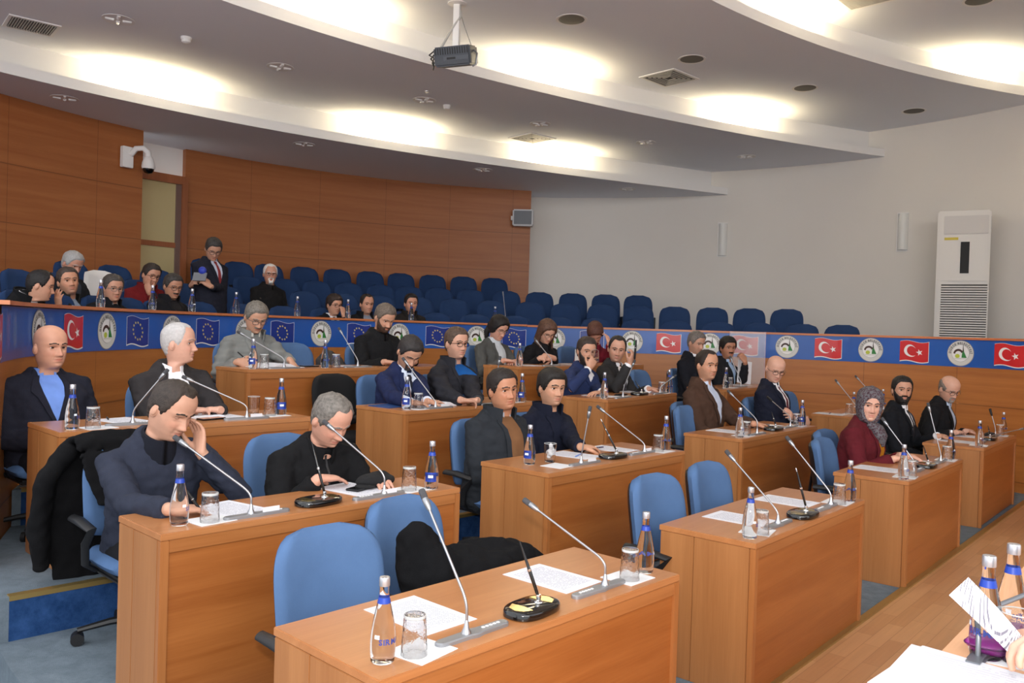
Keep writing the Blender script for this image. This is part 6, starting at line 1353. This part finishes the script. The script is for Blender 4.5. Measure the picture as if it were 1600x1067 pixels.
gal('person with receding dark hair and a grey shirt in the gallery', (-2.086, 11.795, 2.029), 1, 24, pitch=6, hair='receding', hc=(42, 34, 30), skinc=(202, 148, 122), top=(28, 28, 32), kind='open', inner=(150, 154, 166), shirt=(150, 154, 166), stubble=.3)
gal('person with short dark hair sitting rightmost in the gallery', (-1.506, 12.193, 2.068), 1, 18, pitch=2, hair='short', hc=(34, 26, 24), skinc=(206, 150, 124), top=(40, 36, 34), kind='open', inner=(60, 52, 48), shirt=(60, 52, 48), stubble=.35)
# the person outside the picture who holds the letter
person('person at the rostrum, only the fingers holding the letter visible', (1.57, 1.33, 1.42), 0.0, Vector((-.75, .66, 0)), -40, pitch=20, lean=.12, skinc=(214, 166, 144), top=(40, 40, 48), kind='sweater', hands=(((1.50, 1.62, 1.02), (1.42, 1.72, 1.0), dn, .4), ((1.215, 1.735, 1.10), (1.05, 1.75, 1.115), (0.0, -0.2, -0.95),   .75, (1.5, 1.45, .95))), vox=.014)

# held things
t = make_tumbler(True); t.location = (.848, 8.30, 1.435); t.rotation_euler = (math.radians(-35), math.radians(18), .5); tag(t, 'glass tumbler raised to the lips of the bearded man', 'glass')
def blackpen(p, q, lab, r_=.0065):
    p, q = Vector(p), Vector(q); M = Matrix.Translation(p) @ (q - p).to_track_quat('Z', 'Y').to_matrix().to_4x4(); L_ = (q - p).length
    t = empty('pen', (0, 0, 0), 0, lab, 'pen'); g = G(); g.lathe([(.003, 0), (r_, .02), (r_, L_ * .7), (r_ * .8, L_)], 10, M=M); g.build('barrel', M_['black'], t); g = G(); g.lathe([(r_ * 1.1, L_ * .6), (r_ * 1.1, L_ * .63)], 10, M=M); g.build('ring', M_['silver'], t); return t
blackpen((1.275, 8.575, 1.45), (1.285, 8.57, 1.66), 'black pen held upright by the man in charcoal', .011)
blackpen((-2.20, 7.07, 1.345), (-2.36, 7.13, 1.46), 'black pen in the writing hand of the man in grey')
blackpen((-1.30, 3.52, .905), (-1.36, 3.50, 1.0), 'dark pen in the right hand of the turtleneck man')
o = world_slab('notepad', [(-3.90, 10.05, 2.20), (-3.74, 10.05, 2.20), (-3.74, 10.10, 2.30), (-3.90, 10.10, 2.30)], .012, mat('notepad_grey', (120, 122, 128), .5), 'grey notepad held by the standing man', 'notepad')
r = empty('microphone_cover', (-3.80, 10.10, 2.30), 0, 'blue rounded object held above the notepad by the standing man', 'object'); g = G(); g.ball((0, 0, .03), (.05, .035, .05)); g.build('shell', mat('vivid_blue', (40, 60, 170), .5), r)

# coats
def coat(name, label, balls, tubes, vox=.010, amp=.017, sc=9, extra=None):
    g = G()
    for c, r_ in balls: g.ball(c, r_, nu=16, nv=10)
    for p, r_, fl in tubes: g.tube(p, r_, 14, flat=fl)
    if extra: extra(g)
    V, N_, F = remesh(g, vox, 4); V = np.array([v + q * (amp * (noise.noise(Vector(v) * sc) + .6 * noise.noise(Vector(v) * sc * 2.7))) for v, q in zip(V, N_)])
    o = mesh_obj(name, V, F, mat('coat_black', (17, 17, 19), .92, bump=(260, .3), spec=.15)); return tag(o, label, 'coat')
d_ = back_dir('1A'); a_ = Vector((math.cos(DESK['1A'][2]), math.sin(DESK['1A'][2]), 0))
q = lambda u, v, z: dp('1A', u, v, z)
coat('coat', 'black coat heaped on the chair behind the nearest desk', [(q(.86, .86, .74), (.10, .09, .17)), (q(.90, .80, .66), (.13, .12, .16)), (q(1.04, .80, .66), (.20, .15, .13)), (q(1.22, .80, .68), (.20, .14, .11)), (q(1.36, .78, .66), (.15, .11, .10))],
     [([q(.84, .84, .58), q(.83, .86, .72), q(.85, .90, .84), q(.89, .88, .86), q(.93, .82, .74)], [.07, .075, .07, .06, .06], .8), ([q(.95, .72, .66), q(1.15, .70, .70), q(1.35, .70, .70), q(1.46, .74, .60)], [.07, .075, .07, .05], 1.0)])
# the coat hung over the chair back of the turtleneck man
TP = Vector((-1.618, 3.952, 0)) - back_dir('2A') * .26; TF = back_dir('2A'); TR_ = TF.cross(Vector((0, 0, 1)))
cp = lambda x, y, z: TP + TF * .02 + TR_ * x - TF * y + Vector((0, 0, F2 + z))
def drape(g):
    rows = []
    for y, z, w_ in ((.12, .66, .20), (.17, .80, .24), (.22, .93, .26), (.28, .985, .26), (.36, .96, .27), (.41, .86, .29), (.45, .70, .30), (.48, .52, .31), (.50, .34, .30), (.51, .16, .27), (.50, .10, .22)):
        th = .028; rows.append([cp(w_ * math.copysign(abs(math.cos(a)) ** .5, math.cos(a)), y + th * math.sin(a) * (1 if z < .9 else .4), z + (th * math.sin(a) if z > .9 else 0)) for a in [2 * PI * j / 24 for j in range(24)]])
    g.loft(rows)
coat('coat', 'black coat hanging over the chair back of the turtleneck man', [], [([cp(.24, .36, .93), cp(.34, .40, .78), cp(.36, .44, .55), cp(.34, .46, .30)], [.06, .075, .075, .06], .7)], amp=.016, sc=7, extra=drape)
g = G(); g.tube([cp(.30, .47, .12), cp(.31, .48, .06)], .014, 8); tag(g.build('zip_pull', M_['silver']), 'silver zip end below the hanging black coat', 'zip')
coat('coat', 'grey brown coat on the chair beside the bearded man', [(dp('4A', 1.42, .92, .62), (.14, .10, .26)), (dp('4A', 1.50, .88, .60), (.12, .10, .22))], [])
bpy.data.objects['coat.002'].data.materials[0] = mat('coat_taupe', (58, 54, 52), .9)
r = empty('handbag', dp('4B', 1.70, .46, DH), DESK['4B'][2], 'white bag with dark print standing beside the woman in maroon', 'bag'); g = G(); g.box((-.11, -.05, 0), (.11, .05, .20), bev=.03); g.build('bag_body', mat('bag_white', (222, 218, 214), .6), r); g = G(); g.tube([(-.07, 0, .19), (-.05, 0, .27), (.05, 0, .27), (.07, 0, .19)], .008, 8); g.build('handle', M_['black'], r); g = G(); g.box((-.05, -.053, .06), (.05, -.049, .13)); g.build('print_patch', M_['black'], r)
# cable tacked to the panelled wall at the left
g = G(); pts = [pol(a, RW - .03, z) for a, z in ((-166, .36), (-170, .40), (-173, .50), (-174.2, .70), (-174.6, .92))]; g.tube(pts, .006, 8); tag(g.build('cable', M_['white']), 'white cable running down the panelled wall at the far left', 'cable')
bpy.context.view_layer.update()
